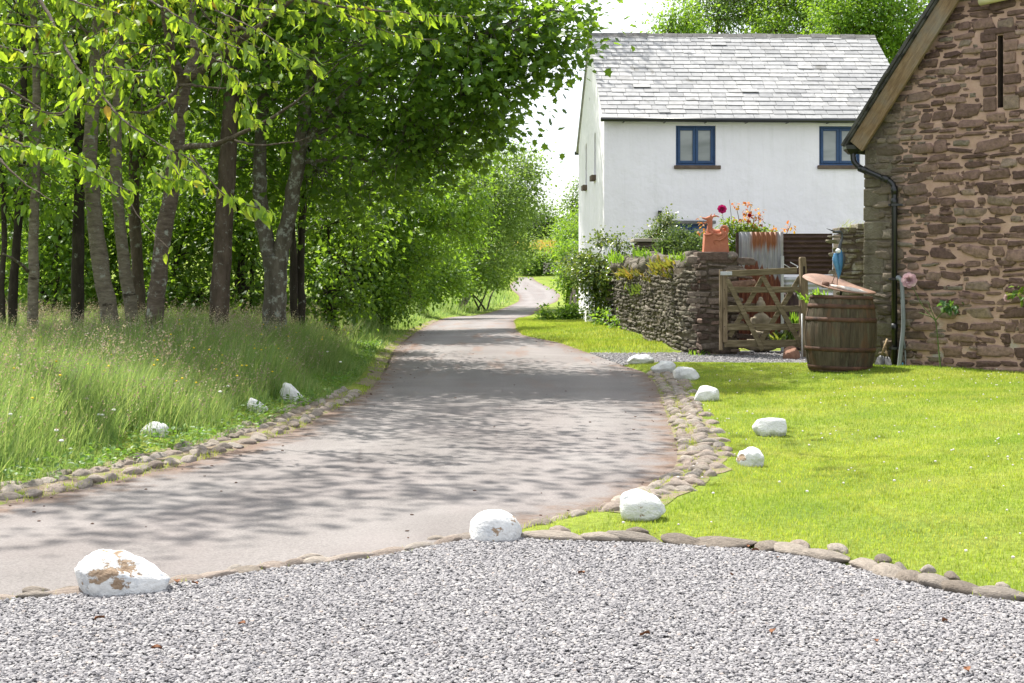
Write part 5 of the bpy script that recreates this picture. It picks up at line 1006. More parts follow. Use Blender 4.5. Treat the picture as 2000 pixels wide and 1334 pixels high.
# leafy sprays reaching from the cherries towards the lane
def sprays():
    root = empty('cherry_tree', ground_pt(-130, 12.5), 0, 'cherry tree whose long lichened branches sweep across the verge in front of the other trunks', 'tree', GRP); off = -Vector(root.location)
    tk = MB(); P = [ground_pt(-130, 12.5)] + T((-120, 500, 12.5), (-110, 250, 12.4), (-80, 0, 12.2), (-60, -400, 12)); tk.tube(smooth_line([tuple(q_) for q_ in P], 2), np.linspace(.15, .07, len(smooth_line([tuple(q_) for q_ in P], 2))), 12); tk.build('trunk', BK_CH, root, True).location = off
    cr = MB()
    def strand(pts, r0, leaves=1.0, lf=(.0, 1.), size=.108, sides=6):
        P = smooth_line([tuple(q_) for q_ in T(*pts)], 2); P = densify(P, .04); P += np.cumsum(rng.normal(0, .0035, P.shape), 0); n = len(P)
        b = MB().tube(P, np.linspace(r0, .0035, n), sides, False); b.build('branch', BK_CH, root, True).location = off
        if leaves > 0:
            a_, b_ = int(n * lf[0]), int(n * lf[1]) - 1; m_ = int(max(1, int((b_ - a_) * .04 / .055 * leaves)) * 2.7); ii = rng.integers(a_, max(a_ + 1, b_), m_)
            t_ = np.gradient(P, axis=0)[ii]; t_ /= np.linalg.norm(t_, axis=1)[:, None]; Q = P[ii] + rng.normal(0, .025, (m_, 3)); f_ = t_ * .55 + rng.normal(0, .45, (m_, 3)); f_[:, 2] -= rng.uniform(.5, 1.3, m_)
            u_ = rng.normal(0, .8, (m_, 3)) + np.array([0, -.3, .5]); leaf_cloud(cr, LEAF_CHERRY, Q, f_, u_, size * rng.uniform(.65, 1.2, m_))
    S = strand
    S([(-60, 230, 11.5), (20, 268, 11), (90, 290, 10.6), (150, 312, 10.3), (200, 345, 10.1), (262, 372, 10)], .014, 1.25, (.2, 1))
    S([(-60, 280, 11), (30, 292, 10.6), (110, 300, 10.3), (160, 322, 10.2)], .01, 1.2, (.3, 1))
    S([(60, -20, 12), (110, 60, 11.6), (150, 125, 11.3), (178, 160, 11), (205, 185, 11), (235, 222, 10.8), (300, 268, 10.5), (345, 292, 10.3), (375, 302, 10.2), (408, 338, 10.1)], .017, .5, (.25, 1))
    S([(375, 302, 10.2), (425, 375, 10.1), (470, 392, 10), (526, 412, 9.9)], .006, 1.3, (.15, 1))
    S([(178, 160, 11), (150, 200, 11), (120, 225, 10.9), (60, 215, 10.8), (0, 190, 10.8)], .012, .9)
    S([(240, -20, 12), (300, 5, 11.6), (360, 50, 11.3), (420, 82, 11), (470, 95, 10.8), (500, 118, 10.7)], .011, 1.1, (.35, 1))
    S([(420, 20, 11.5), (500, 55, 11), (560, 90, 10.8), (622, 122, 10.6)], .008, 1.25, (.45, 1))
    S([(500, -30, 12), (640, 10, 11.8), (760, 22, 11.6), (850, 30, 11.5), (925, 30, 11.4)], .016, 1.2, (.1, 1))
    S([(560, -40, 12), (680, 40, 11.8), (790, 75, 11.7), (850, 78, 11.6)], .01, 1.2, (.35, 1))
    S([(300, -40, 11.8), (420, -5, 11.5), (520, 15, 11.3), (600, 22, 11.2)], .01, 1.2, (.1, 1))
    S([(100, -30, 11.5), (160, 10, 11.2), (220, 20, 11), (260, 40, 10.9)], .01, 1.3)
    S([(205, 185, 11), (195, 125, 11.2), (215, 90, 11.3), (268, 35, 11.4)], .008, .9)
    S([(346, 290, 15.5), (395, 280, 15), (430, 276, 14.5), (483, 246, 14), (532, 221, 13.7), (595, 176, 13.4), (661, 112, 13)], .038, .15, (.5, 1))
    S([(441, 273, 14.4), (518, 288, 14), (600, 268, 13.6)], .018, .1)
    S([(348, 165, 15.4), (420, 172, 14.8), (490, 170, 14.3), (550, 160, 14)], .018, .25, (.6, 1))
    S([(350, 170, 15.4), (320, 205, 15), (285, 222, 14.6), (240, 215, 14.2), (120, 190, 13.6)], .022, .3)
    S([(0, 165, 12.6), (60, 200, 12.6), (95, 232, 12.6), (150, 215, 12.4)], .016, .3)
    S([(0, 310, 12), (35, 345, 11.8), (98, 385, 11.6)], .012, 0); S([(258, 400, 12), (275, 430, 11.9), (305, 465, 11.8), (330, 487, 11.7)], .005, .5, (.75, 1))
    S([(400, 110, 13), (450, 130, 12.6), (470, 170, 12.4), (490, 215, 12.3)], .008, .9); S([(470, 200, 12.5), (480, 230, 12.4), (500, 235, 12.3)], .006, 1.2)
    S([(330, 320, 11), (352, 345, 10.9), (372, 352, 10.8)], .006, 1.3); S([(300, 330, 11), (318, 350, 10.8), (335, 352, 10.8)], .006, 1.2)
    S([(0, 90, 12), (80, 110, 11.7), (160, 90, 11.4), (220, 60, 11.2)], .01, 1.0); S([(-30, 40, 12), (60, 60, 11.7), (130, 40, 11.4)], .01, 1.0); S([(210, 130, 11.3), (270, 140, 11), (330, 130, 10.8)], .008, 1.1); S([(120, 130, 11.6), (150, 165, 11.4), (135, 200, 11.3)], .007, 1.1)
    if cr.n: cr.build('crown', LM_CH, root).location = off
    # high crown above the picture that shades the lane
    hi_ = MB()
    for c in ((-2.6, 12.0, 7.2), (-4.2, 12.2, 7.8), (-1.6, 13.6, 7.5), (-5.4, 10.6, 7.4), (-4.6, 11.4, 7.6)): blob_leaves(hi_, LEAF_SIMPLE, c, (1.5, 1.4, 1.0), 30, 14, .14, .2, .8)
    hi_.build('crown', LM_CH, root).location = off
sprays()
# ------------------------------------------------------------------ understorey and hedgerow shrubs
def shrub(name, label, px, Y, blobs, lm, tmpl, size, cat='shrub', group=None, stems=4, bark=None, per=22, h=.8, dens=1.0, spread=.2, droop=.3, flat=.75):
    g = ground_pt(px, Y); tr = []
    tops = [at(*c[:3]) for c in blobs]
    for k in range(stems):
        t_ = tops[k % len(tops)]; P = [(g[0] + rng.normal(0, .15), g[1] + rng.normal(0, .15), g[2]), (g[0] + (t_.x - g[0]) * .35 + rng.normal(0, .1), g[1] + (t_.y - g[1]) * .35, g[2] + (t_.z - g[2]) * .5), tuple(t_)]; tr.append((P, [.045, .035, .015]))
    return tree(name, label, cat, tr, [(tuple(at(*c[:3])), c[3], c[4]) for c in blobs], lm, bark or BK_DK, tmpl, size, per, group, spread, droop, dens, True, flat, True, .018)
GU = 'bushes filling the wood behind the trunks'
for k, (px, Y, lab, bl) in enumerate((
    (90, 23, 'dark leafy hazel bush behind the thin mottled trunk', [(80, 480, 23, .9, 75), (130, 400, 23, .9, 75), (110, 560, 22.5, .75, 60), (50, 380, 23.5, .9, 70)]),
    (200, 24, 'green hazel bush behind the leaning pale cherry', [(200, 460, 24, .9, 75), (230, 560, 23.5, .8, 65), (180, 360, 24.5, 1.0, 80), (250, 420, 24, .8, 60)]),
    (340, 23, 'hazel bush filling the gap behind the banded cherry', [(350, 500, 22.8, .9, 80), (380, 400, 23, .9, 80), (320, 590, 22, .6, 50), (390, 580, 22.3, .65, 55), (330, 340, 24, .9, 70)]),
    (470, 23, 'lit hazel bush between the straight trunk and the forked sycamore', [(470, 470, 22.5, .75, 70), (480, 560, 22, .6, 50), (460, 370, 23, .8, 70), (500, 400, 23.5, .8, 60)]),
    (640, 23, 'broad leafed bush to the lane side of the twin dark stems', [(640, 440, 22.6, .8, 75), (680, 520, 22.4, .7, 65), (640, 570, 22, .6, 50), (700, 420, 23, .7, 60)]),
    (20, 26, 'pale green bush at the sunlit gap by the field', [(0, 500, 26, .9, 60), (-60, 420, 25, 1.2, 80)]))):
    shrub('hazel_bush', lab, px, Y, bl, LM_HZ, LEAF_FOLD, .10, group=GU)
# a deeper row of trees closing the wood
for k, (px, Y, lab) in enumerate(((-60, 30, 'tall dark tree deep in the wood beyond the leaning stems'), (120, 31, 'tall dark tree deep in the wood beyond the pale cherries'), (300, 30, 'tall dark tree deep in the wood beyond the banded cherry'), (470, 29, 'tall dark tree deep in the wood beyond the straight trunk'), (650, 29, 'tall dark tree deep in the wood beyond the twin stems'))):
    vtree('wood_tree', lab, (px, Y), [(px, 520, Y), (px + 5, 300, Y), (px, 0, Y), (px, -200, Y)], [.16, .14, .12, .1, .04], [(px + dx, py, Y + dy, r_, n_) for dx, py, dy, r_, n_ in ((0, 440, 0, 1.3, 90), (-60, 330, .5, 1.4, 95), (70, 320, -.5, 1.4, 95), (0, 200, 0, 1.6, 110), (-70, 90, .3, 1.6, 110), (70, 80, 0, 1.6, 110), (0, -60, 0, 1.8, 45), (20, 560, 0, 1.0, 80))], LM_HZ, BK_DK, LEAF_SIMPLE, .15, per=20, group='trees deep in the wood', spread=.3)
GH = 'trees and shrubs lining the lane'
vtree('lime_tree', 'bright yellow green lime tree leaning over the lane beyond the sycamore', (710, 32), [(720, 560, 32), (750, 450, 32), (790, 350, 32), (800, 250, 32)], [.14, .12, .10, .08, .03],
      [(800, 410, 30.6, .95, 105), (860, 430, 31, .85, 90), (880, 370, 32, .95, 85), (750, 460, 30, .9, 90), (905, 450, 32.8, .55, 50), (720, 400, 30.5, .9, 85), (830, 320, 32, 1.0, 80), (900, 300, 33, .9, 60), (930, 410, 32.6, .4, 26), (780, 380, 30, .7, 60), (660, 430, 30, .8, 80)], LM_LI, BK_BR, LEAF_FOLD, .095, per=24, group=GH, spread=.2, droop=.8)
shrub('laurel_bush', 'dense rounded bush with glossy leaves where verge grass ends at the lane', 740, 30, [(770, 510, 29.6, .72, 105), (720, 550, 29, .62, 80), (795, 550, 29.8, .45, 60), (810, 490, 30.4, .52, 60), (690, 490, 29.6, .62, 70), (740, 590, 28.8, .4, 45), (785, 590, 29.8, .33, 34), (650, 540, 29, .6, 60)], LM_LI, LEAF_FOLD, .082, group=GH, per=26)
shrub('field_maple', 'mid green bush behind the glossy one, trailing down to the verge', 820, 50, [(840, 490, 48, 1.1, 100), (865, 530, 49, .9, 80), (815, 540, 47, .9, 80), (890, 460, 51, 1.1, 90), (835, 560, 48.5, .5, 40)], LM_SY, LEAF_FOLD, .13, group=GH, per=26, spread=.28)
shrub('willow_tree', 'feathery grey green willow with slanting stems beside the lane bend', 900, 66, [(905, 420, 64, 1.8, 130), (955, 370, 65, 1.8, 120), (1000, 330, 67, 1.5, 90), (975, 430, 66, 1.7, 120), (925, 500, 64, 1.4, 100), (1012, 400, 68, 1.2, 80), (1003, 470, 69, 1.1, 75), (950, 515, 67, .9, 60), (1015, 495, 72, .55, 34), (1030, 330, 68, .75, 32), (920, 330, 66, 1.8, 90), (980, 515, 71, .7, 50)], LM_WI, LEAF_SIMPLE, .17, 'tree', GH, 9, BK_SY, 28, spread=.42, droop=.3)
shrub('roadside_bush', 'dark small leafed bush beneath the willow at the lane edge', 945, 66, [(920, 538, 63, .85, 70), (958, 540, 68, .6, 46), (890, 550, 58, .6, 46), (985, 538, 74, .5, 32)], LM_HZ, LEAF_SIMPLE, .15, group=GH, per=24, spread=.3)
vtree('lime_tree', 'unseen tall lime added behind the sycamore crown to shade the cottage gable', (790, 47), [(800, 400, 47), (830, 100, 47), (870, -150, 47), (880, -350, 47)], [.25, .22, .18, .12, .05],  # tree added out of sight to throw shade on the gable
      [(900, -10, 46, 1.9, 70), (935, -150, 46, 1.9, 75), (860, -150, 46, 1.9, 70), (810, -290, 47, 2.3, 80), (885, -300, 47.5, 2.1, 80), (940, -340, 46.5, 1.6, 50), (930, -180, 49.5, 1.8, 70), (900, -320, 50.5, 1.9, 70), (925, -130, 43, 1.5, 55), (850, 60, 47, 1.6, 50), (930, -60, 44.5, 1.6, 60), (945, -240, 45, 1.6, 60), (950, -420, 47, 1.6, 50), (930, -100, 48, 1.7, 60)], LM_LI, BK_BR, LEAF_SIMPLE, .17, per=24, group=GH, spread=.4)
# far end of the lane
GF = 'trees beyond the end of the lane'
def far_tree(px, py0, Y, lab, bl, lm=LM_FR, size=.28, name='far_tree', bark=BK_BR):
    P = [ground_pt(px, Y), tuple(at(px, (HZ + bl[0][1]) / 2, Y)), tuple(at(px, bl[0][1], Y))]
    tree(name, lab, 'tree', [(P, [.22, .16, .06])], [(tuple(at(x_, y_, Y + d_)), r_, n_) for x_, y_, d_, r_, n_ in bl], lm, bark, LEAF_SIMPLE, size, 26, GF, .6, .3, 1.0, True, .75, True, .06)
far_tree(1050, 0, 152, 'round light green tree over the far bend of the lane', [(1055, 428, 0, 1.9, 60), (1030, 442, 0, 1.6, 46), (1080, 436, 0, 1.7, 50), (1055, 450, 0, 1.5, 45), (1020, 425, 4, 1.5, 34)])
far_tree(1105, 0, 120, 'darker olive tree next to the cottage gable at the far bend', [(1117, 445, 0, 1.1, 50), (1110, 470, -2, 1.0, 45), (1125, 470, -4, 1.2, 50), (1130, 430, 2, .8, 30)], LM_HZ)
far_tree(1118, 0, 150, 'thin grey green treetop against the sky beside the gable', [(1120, 385, 0, .9, 16), (1112, 405, 0, 1.1, 20), (1130, 360, 0, .7, 9), (1135, 410, 0, 1.2, 24)], LM_WI)
far_tree(980, 0, 150, 'far rounded tree showing behind the willow', [(990, 440, 0, 2.6, 60), (960, 420, 0, 3, 70), (1010, 470, 0, 2.2, 50)])
shrub('far_hedge', 'dark clipped hedge across the far end of the lane', 1060, 126, [(1035, 509, 126, .95, 50), (1060, 508, 126, .95, 50), (1085, 509, 127, .95, 50), (1110, 510, 127, .95, 50), (1040, 524, 125, .8, 40), (1062, 522, 125.5, .8, 40), (1020, 517, 125, 1.0, 45)], LM_HZ, LEAF_SIMPLE, .22, 'hedge', None, 3, None, 24, spread=.4)
b = MB(); P_ = np.stack([rng.uniform(-1.5, 7.5, 9000), rng.uniform(131, 140, 9000)], 1); h_ = base(P_[:, 1]) + .75
f_ = rng.normal(0, .3, (9000, 3)); f_[:, 2] += 1; leaf_cloud(b, LEAF_SIMPLE, np.column_stack([P_, h_ - .5]), f_, rng.normal(0, 1, (9000, 3)), rng.uniform(.4, .9, 9000))
V = [(-2, 130.5, 0), (8, 130.5, 0), (8, 140, 0), (-2, 140, 0)]
tag(b.build('tall_crop', leaf_mat('crop_leaf', [(0, (.24, .22, .05)), (.6, (.33, .27, .07)), (1, (.38, .25, .09))], (.5, .42, .1), .35), None), kind='stuff')
for (px, Y, bl, lm, lab) in ((1105, 56, [(1126, 515, 56, .62, 75), (1112, 545, 55, .5, 55), (1118, 490, 56, .4, 36), (1135, 540, 56, .5, 50), (1132, 490, 57, .5, 50), (1128, 575, 55.5, .35, 30)], LM_LI, 'leafy bush spilling over the lane beyond the cottage gable'), (1120, 50, [(1122, 470, 70, 1.1, 70), (1112, 500, 68, .8, 50)], LM_HZ, 'olive green bush standing behind the spilling one')):
    shrub('lane_bush', lab, px, Y, bl, lm, LEAF_SIMPLE, .12, group='bushes beyond the gable', per=26)
# trees behind the cottage
GB = 'trees behind the cottage roof'
for px, Y, lab, bl, lm in ((1310, 62, 'low light green treetop peeping over the ridge beside the open sky', [(1305, 60, 0, .9, 40), (1340, 50, 0, 1.1, 50), (1280, 70, 0, .5, 14)], LM_LI),
    (1400, 66, 'grey green broad tree rising over the middle of the ridge', [(1370, 30, 0, 1.5, 60), (1410, 0, 0, 1.8, 80), (1450, 30, 0, 1.7, 80), (1500, 40, 0, 1.6, 70), (1420, -60, 0, 1.9, 60), (1480, -20, 1, 2, 80)], LM_FR),
    (1570, 64, 'dark green dense tree in the middle of the group over the roof', [(1540, 10, 0, 1.9, 90), (1580, 50, 0, 1.6, 80), (1520, 60, -1, 1.2, 60), (1600, -10, 0, 1.9, 80), (1560, -60, 0, 2, 60)], LM_HZ),
    (1690, 58, 'yellow green tree overhanging the end of the slate roof', [(1660, 20, 0, 1.5, 90), (1700, 50, 0, 1.4, 90), (1740, 20, 0, 1.5, 90), (1640, 60, 0, .9, 40), (1720, 100, 1, 1.3, 70), (1760, 90, 1, 1.3, 60), (1690, -40, 0, 1.8, 80), (1790, 20, 1, 1.5, 70), (1740, 150, 2, 1.2, 60), (1780, 150, 3, 1.5, 60), (1620, 20, 2, 1.3, 50)], LM_LI)):
    P = [ground_pt(px, Y), tuple(at(px, 250, Y)), tuple(at(px, 40, Y))]
    tree('garden_tree', lab, 'tree', [(P, [.25, .2, .08])], [(tuple(at(x_, y_, Y + d_)), r_, n_) for x_, y_, d_, r_, n_ in bl], lm, BK_BR, LEAF_FOLD, .15, 30, GB, .38, .4, 1.0, True, .75, True, .05)

# ------------------------------------------------------------------ garden plants
def bush(name, label, cat, px, Y, blobs, lm, tmpl, size, **k): return shrub(name, label, px, Y, blobs, lm, tmpl, size, cat, **k)
bush('viburnum', 'loose shrub with glossy dark and pale leaves between cottage corner and slate wall', 'shrub', 1175, 33, [(1160, 520, 33, .36, 34), (1200, 500, 32.5, .36, 34), (1140, 505, 33.5, .34, 28), (1185, 545, 32.8, .38, 40), (1160, 565, 33, .32, 34), (1190, 585, 32.6, .28, 26), (1215, 530, 31.8, .28, 24), (1180, 470, 33, .24, 14), (1210, 470, 32.5, .16, 7), (1135, 535, 33.6, .28, 22), (1120, 520, 35, .3, 22), (1170, 605, 33, .2, 14), (1175, 525, 32.6, .4, 34), (1205, 555, 32.2, .3, 26), (1150, 540, 33.2, .34, 28)], LM_VB, LEAF_FOLD, .085, per=20, spread=.13, stems=6)
bush('wall_weeds', 'bright green weeds at the far foot of the slate wall', 'weeds', 1200, 29.2, [(1190, 640, 29.2, .16, 12), (1215, 635, 28.8, .2, 14), (1180, 625, 30, .2, 14), (1240, 645, 28, .12, 8)], LM_LI, LEAF_SIMPLE, .09, per=18, spread=.1, stems=2)
bush('verge_weeds', 'tall grassy weeds at the lane edge below the cottage gable', 'weeds', 1100, 43, [(1090, 605, 43, .3, 26), (1110, 600, 43, .32, 28), (1070, 615, 42, .2, 14), (1120, 612, 42, .25, 20), (1100, 618, 42, .2, 14)], LM_LI, LEAF_SIMPLE, .13, per=20, spread=.14, stems=2)
bush('conifer', 'feathery blue green conifer sprig reaching up by the wall lamp', 'shrub', 1290, 32, [(1298, 440, 32, .22, 26), (1285, 460, 32, .28, 30), (1305, 425, 32, .10, 8), (1270, 468, 32, .2, 16), (1255, 470, 32, .13, 8)], LM_VB, LEAF_SIMPLE, .06, per=22, spread=.10, stems=3)
bush('juniper', 'rounded light green feathery shrub behind the slate wall coping', 'shrub', 1340, 28, [(1340, 478, 28, .24, 60), (1318, 480, 28, .24, 50), (1365, 484, 27.8, .2, 40), (1335, 490, 27.6, .24, 40), (1300, 486, 28, .2, 26), (1375, 492, 27.4, .16, 20), (1330, 462, 28, .1, 8)], LM_CON, LEAF_SIMPLE, .055, per=30, spread=.10, droop=-.5, stems=3)
# rose behind the gate
LM_RO = leaf_mat('rose_leaf', [(0, (.05, .11, .02)), (.5, (.09, .17, .025)), (.7, (.14, .22, .03)), (1, (.17, .24, .03))], (.4, .5, .04), .4)
LM_RR = leaf_mat('red_rose_leaf', [(0, (.22, .04, .015)), (.35, (.34, .085, .02)), (.6, (.42, .20, .02)), (.8, (.46, .33, .03)), (1, (.14, .09, .02))], (.6, .22, .04), .4)
RY = 22.42; rroot = empty('rose_bush', ground_pt(1455, RY + .45), 0, 'tall rose bush with red young leaves and one magenta bloom above the pillar', 'rose bush'); roff = -Vector(rroot.location)
b = MB(); stems = [((1440, 700), (1432, 520), (1415, 455), (1411, 415)), ((1450, 700), (1440, 500), (1430, 440), (1425, 390)), ((1455, 700), (1452, 500), (1462, 430), (1466, 402)), ((1460, 700), (1470, 490), (1480, 440), (1486, 415)), ((1465, 700), (1500, 470), (1512, 447)), ((1470, 700), (1520, 480), (1538, 455), (1545, 435)), ((1440, 480), (1400, 450), (1380, 440), (1375, 436)), ((1450, 470), (1442, 420), (1438, 405)), ((1462, 460), (1472, 435), (1475, 420))]
for s_ in stems: P_ = smooth_line(T(*[(x_, y_, RY + .45) for x_, y_ in s_]), 2); b.tube(P_, np.linspace(.008, .003, len(P_)), 6)
b.build('stem', basic('rose_stem', [(.3, (.09, .05, .03)), (.7, (.14, .11, .04))], 9), rroot, True).location = roff
b = MB()
for px, py, r_, n_ in ((1422, 440, .10, 12), (1440, 444, .12, 18), (1460, 446, .12, 18), (1482, 449, .10, 14), (1500, 452, .07, 7), (1434, 475, .12, 16), (1428, 488, .1, 12), (1430, 460, .12, 14), (1450, 470, .14, 16), (1425, 440, .10, 9), (1470, 455, .13, 13), (1490, 460, .10, 9), (1430, 485, .12, 14), (1440, 500, .12, 10), (1410, 445, .07, 5), (1455, 445, .08, 6)): blob_leaves(b, LEAF_FOLD, tuple(at(px, py, RY + .45)), r_, n_, 7, .06, .05, .5)
b.build('foliage', LM_RO, rroot).location = roff
b = MB()
for px, py, r_, n_ in ((1437, 402, .05, 3), (1463, 400, .05, 3), (1466, 415, .06, 4), (1475, 424, .06, 4), (1487, 413, .035, 2), (1445, 430, .05, 3), (1470, 437, .06, 4), (1486, 428, .04, 2), (1512, 447, .03, 2), (1535, 450, .03, 2), (1545, 444, .03, 2), (1374, 435, .035, 3), (1376, 449, .035, 2), (1366, 452, .02, 1), (1424, 394, .02, 1), (1460, 425, .04, 3)): blob_leaves(b, LEAF_FOLD, tuple(at(px, py, RY + .43)), r_, n_, 5, .06, .03, .6)
b.build('young_foliage', LM_RR, rroot).location = roff
def bloom(root, off, c, r_, stops, face=(0, -1, .3)):
    m, nt, p, o = new_mat('petal', .6, .2); setc(nt, p, ramp(nt, island(nt), stops)); t = nd(nt, 'ShaderNodeBsdfTranslucent', {'Color': c4(stops[-1][1])}); nt.links.new(nd(nt, 'ShaderNodeMixShader', {0: .3, 1: p.outputs[0], 2: t.outputs[0]}).outputs[0], o.inputs[0])
    q_ = Vector(face).normalized().to_track_quat('Z', 'Y').to_matrix(); mb = MB(); n = 0
    for ring, (k, op, ln) in enumerate(((3, .10, .5), (5, .28, .7), (6, .5, .85), (7, .8, .95), (8, 1.15, 1.0))):
        for i_ in range(k):
            a_ = 2 * math.pi * (i_ + .5 * ring + random.uniform(-.1, .1)) / k; V = []
            for s_ in np.linspace(0, 1, 5):
                for w_ in (-1, -.5, 0, .5, 1):
                    rr = .08 + ln * s_ * math.sin(op * (.6 + .5 * s_)) ; zz = ln * s_ * math.cos(op * (.6 + .5 * s_)) * .8; wd = .56 * ln * math.sin(math.pi * min(.92, .25 + s_ * .6)) * w_
                    cu = -.18 * w_ * w_ * (1 - op / 2); V.append(((rr + cu) * math.cos(a_) - wd * math.sin(a_), (rr + cu) * math.sin(a_) + wd * math.cos(a_), zz + .05 * math.sin(7 * w_ + i_) * s_))
            V = [tuple(Vector(c) + q_ @ (Vector(v_) * r_)) for v_ in V]; mb.add(V, None, [(x_ * 5 + y_, x_ * 5 + y_ + 1, x_ * 5 + y_ + 6, x_ * 5 + y_ + 5) for x_ in range(4) for y_ in range(4)])
    mb.build('bloom', m, root, True).location = off
bloom(rroot, roff, at(1410, 409, RY + .4), .075, [(0, (.42, .01, .10)), (1, (.62, .03, .22))]); bloom(rroot, roff, at(1464, 421, RY + .4), .035, [(0, (.40, .02, .03)), (1, (.55, .04, .05))])
# pale rose on the barn
r2 = empty('rose_bush', bu(1834, 724, .12), 0, 'single stemmed rose with pale pink bloom in front of the barn wall', 'rose bush'); ro2 = -Vector(r2.location); g_ = lambda px, py, o_=.25: tuple(bu(px, py, o_))
stm = basic('green_stem', [(.3, (.06, .10, .025)), (.7, (.10, .15, .035))], 9)
b = MB()
for s_ in (((1838, 726), (1834, 690), (1831, 655), (1827, 622)), ((1828, 628), (1815, 612), (1800, 596), (1788, 570), (1778, 555)), ((1828, 625), (1840, 610), (1852, 596)), ((1829, 630), (1818, 604), (1812, 590)), ((1826, 622), (1806, 614), (1795, 610))): P_ = smooth_line([g_(*q_) for q_ in s_], 2); b.tube(P_, np.linspace(.012 if s_[0][1] > 700 else .007, .003, len(P_)), 6)
b.build('stem', stm, r2, True).location = ro2
b = MB()
for px, py, n_ in ((1795, 590, 5), (1820, 605, 6), (1834, 606, 6), (1812, 628, 4), (1786, 572, 4), (1785, 580, 4), (1790, 600, 5), (1806, 570, 3), (1826, 594, 9), (1845, 597, 9), (1858, 600, 3), (1800, 612, 4), (1818, 613, 4), (1836, 618, 3), (1812, 585, 2), (1783, 590, 3)): blob_leaves(b, LEAF_FOLD, g_(px, py), .05, n_ * 3, 5, .075, .03, .6)
b.build('foliage', leaf_mat('rose_leaf_dark', [(0, (.03, .075, .025)), (.6, (.05, .11, .035)), (.85, (.10, .17, .03)), (1, (.14, .22, .03))], (.2, .4, .04), .3), r2).location = ro2
PK = [(0, (.40, .22, .27)), (1, (.70, .52, .55))]
bloom(r2, ro2, bu(1776, 548, .27), .092, PK, (-.4, -1, .2))
r3 = empty('rose_spray', bu(1990, 585, .2), 0, 'small pale rose bloom with leaves entering at the barn wall edge', 'rose bush'); ro3 = -Vector(r3.location)
b = MB(); P_ = smooth_line([g_(2060, 610), g_(2010, 590), g_(1985, 575), g_(1972, 580)], 2); b.tube(P_, .004, 6); P_ = smooth_line([g_(2060, 612), g_(2070, 680), g_(2075, 750)], 2); b.tube(P_, .007, 6); b.build('stem', stm, r3, True).location = ro3
b = MB(); [blob_leaves(b, LEAF_FOLD, g_(px, py), .03, 3, 4, .075, .03, .5) for px, py in ((1985, 572), (2000, 580), (1996, 566))]; b.build('foliage', LM_RO, r3).location = ro3
bloom(r3, ro3, bu(1969, 581, .27), .05, PK, (-.3, -1, -.3))
# fern tufts and weeds on the walls
LM_FE = leaf_mat('wall_fern_leaf', [(0, (.09, .12, .02)), (.5, (.17, .18, .03)), (.8, (.26, .20, .04)), (1, (.28, .13, .05))], (.35, .32, .05), .25)
gwp = lambda u, z_: gw.matrix_world @ Vector((u, bow(u) + .05, z_))
bpy.context.view_layer.update()
def tuft(name, label, cat, c, n, h, spread, lm, grp=None, lean=(0, 0, 0), wd=.10):
    mb = MB(); b = np.array(c) + rng.normal(0, 1, (n, 3)) * np.array([spread, spread, spread * .3]); f_ = rng.normal(0, .5, (n, 3)) + np.array(lean); f_[:, 2] += 1
    t_ = (np.array([(0, -wd, 0), (0, wd, 0), (.5, -wd * .8, .02), (.5, wd * .8, .02), (.8, -wd * .5, -.06), (.8, wd * .5, -.06), (1, 0, -.16)]), np.array([(4, 5, 6)]), np.array([(0, 1, 3, 2), (2, 3, 5, 4)]))
    leaf_cloud(mb, t_, b, f_, rng.normal(0, 1, (n, 3)), h * rng.uniform(.5, 1.2, n)); o_ = mb.build(name, lm, None); V = Vector(c)
    o_.data.transform(Matrix.Translation(-V)); o_.location = V; return tag(o_, label, cat, grp)
for u, z_, n_, h_, s_, lab in ((1.35, 1.40, 110, .17, .11, 'large golden fern tuft high on the slate wall near the pillar'), (1.15, 1.24, 40, .12, .05, 'small golden fern tuft below the large one near the pillar'), (5.9, 1.25, 70, .2, .12, 'yellow fern tuft on the slate wall well away from the pillar'), (4.4, 1.28, 50, .15, .10, 'ochre fern tuft in the middle of the slate wall'), (3.0, 1.18, 36, .12, .07, 'little green gold fern tuft below the coping'), (2.3, 1.3, 30, .13, .07, 'thin fern tuft between the large golden one and the wall middle')):
    tuft('wall_fern', lab, 'fern', gwp(u, z_), n_, h_, s_, LM_FE, 'ferns growing on the slate wall', (-.6, 0, 0), .13)
tuft('wall_weed', 'pale thin weeds sprouting on the mossy wall top', 'weeds', at(1663, 449, 20.0), 42, .14, .10, leaf_mat('weed_leaf', [(0, (.20, .25, .05)), (1, (.32, .36, .09))], (.5, .55, .1), .4), None, (0, 0, .3), .022)
tuft('garden_plant', 'upright bright green leafy plant behind the gate beside the post', 'plant', at(1555, 640, 21.9), 90, .17, .05, LM_LI, None, (0, 0, .2), .09).data.transform(Matrix.Scale(1.4, 4, (0, 0, 1)))
tuft('garden_plant', 'dark ground hugging plant at the statue foot behind the gate', 'plant', at(1530, 665, 22.0), 160, .16, .09, LM_VB, None, (0, 0, 0), .12)
tuft('garden_plant', 'leafy green plant showing between the gate post and the barrel', 'plant', at(1592, 585, 20.6), 70, .15, .09, LM_LI, None, (0, 0, 0), .12)
tuft('wall_weed', 'low green weeds at the foot of the pillar corner', 'weeds', Vector((2.78, 21.5, float(gz(2.78, 21.5)))), 60, .12, .10, LM_LI, None, (0, 0, 0), .1)

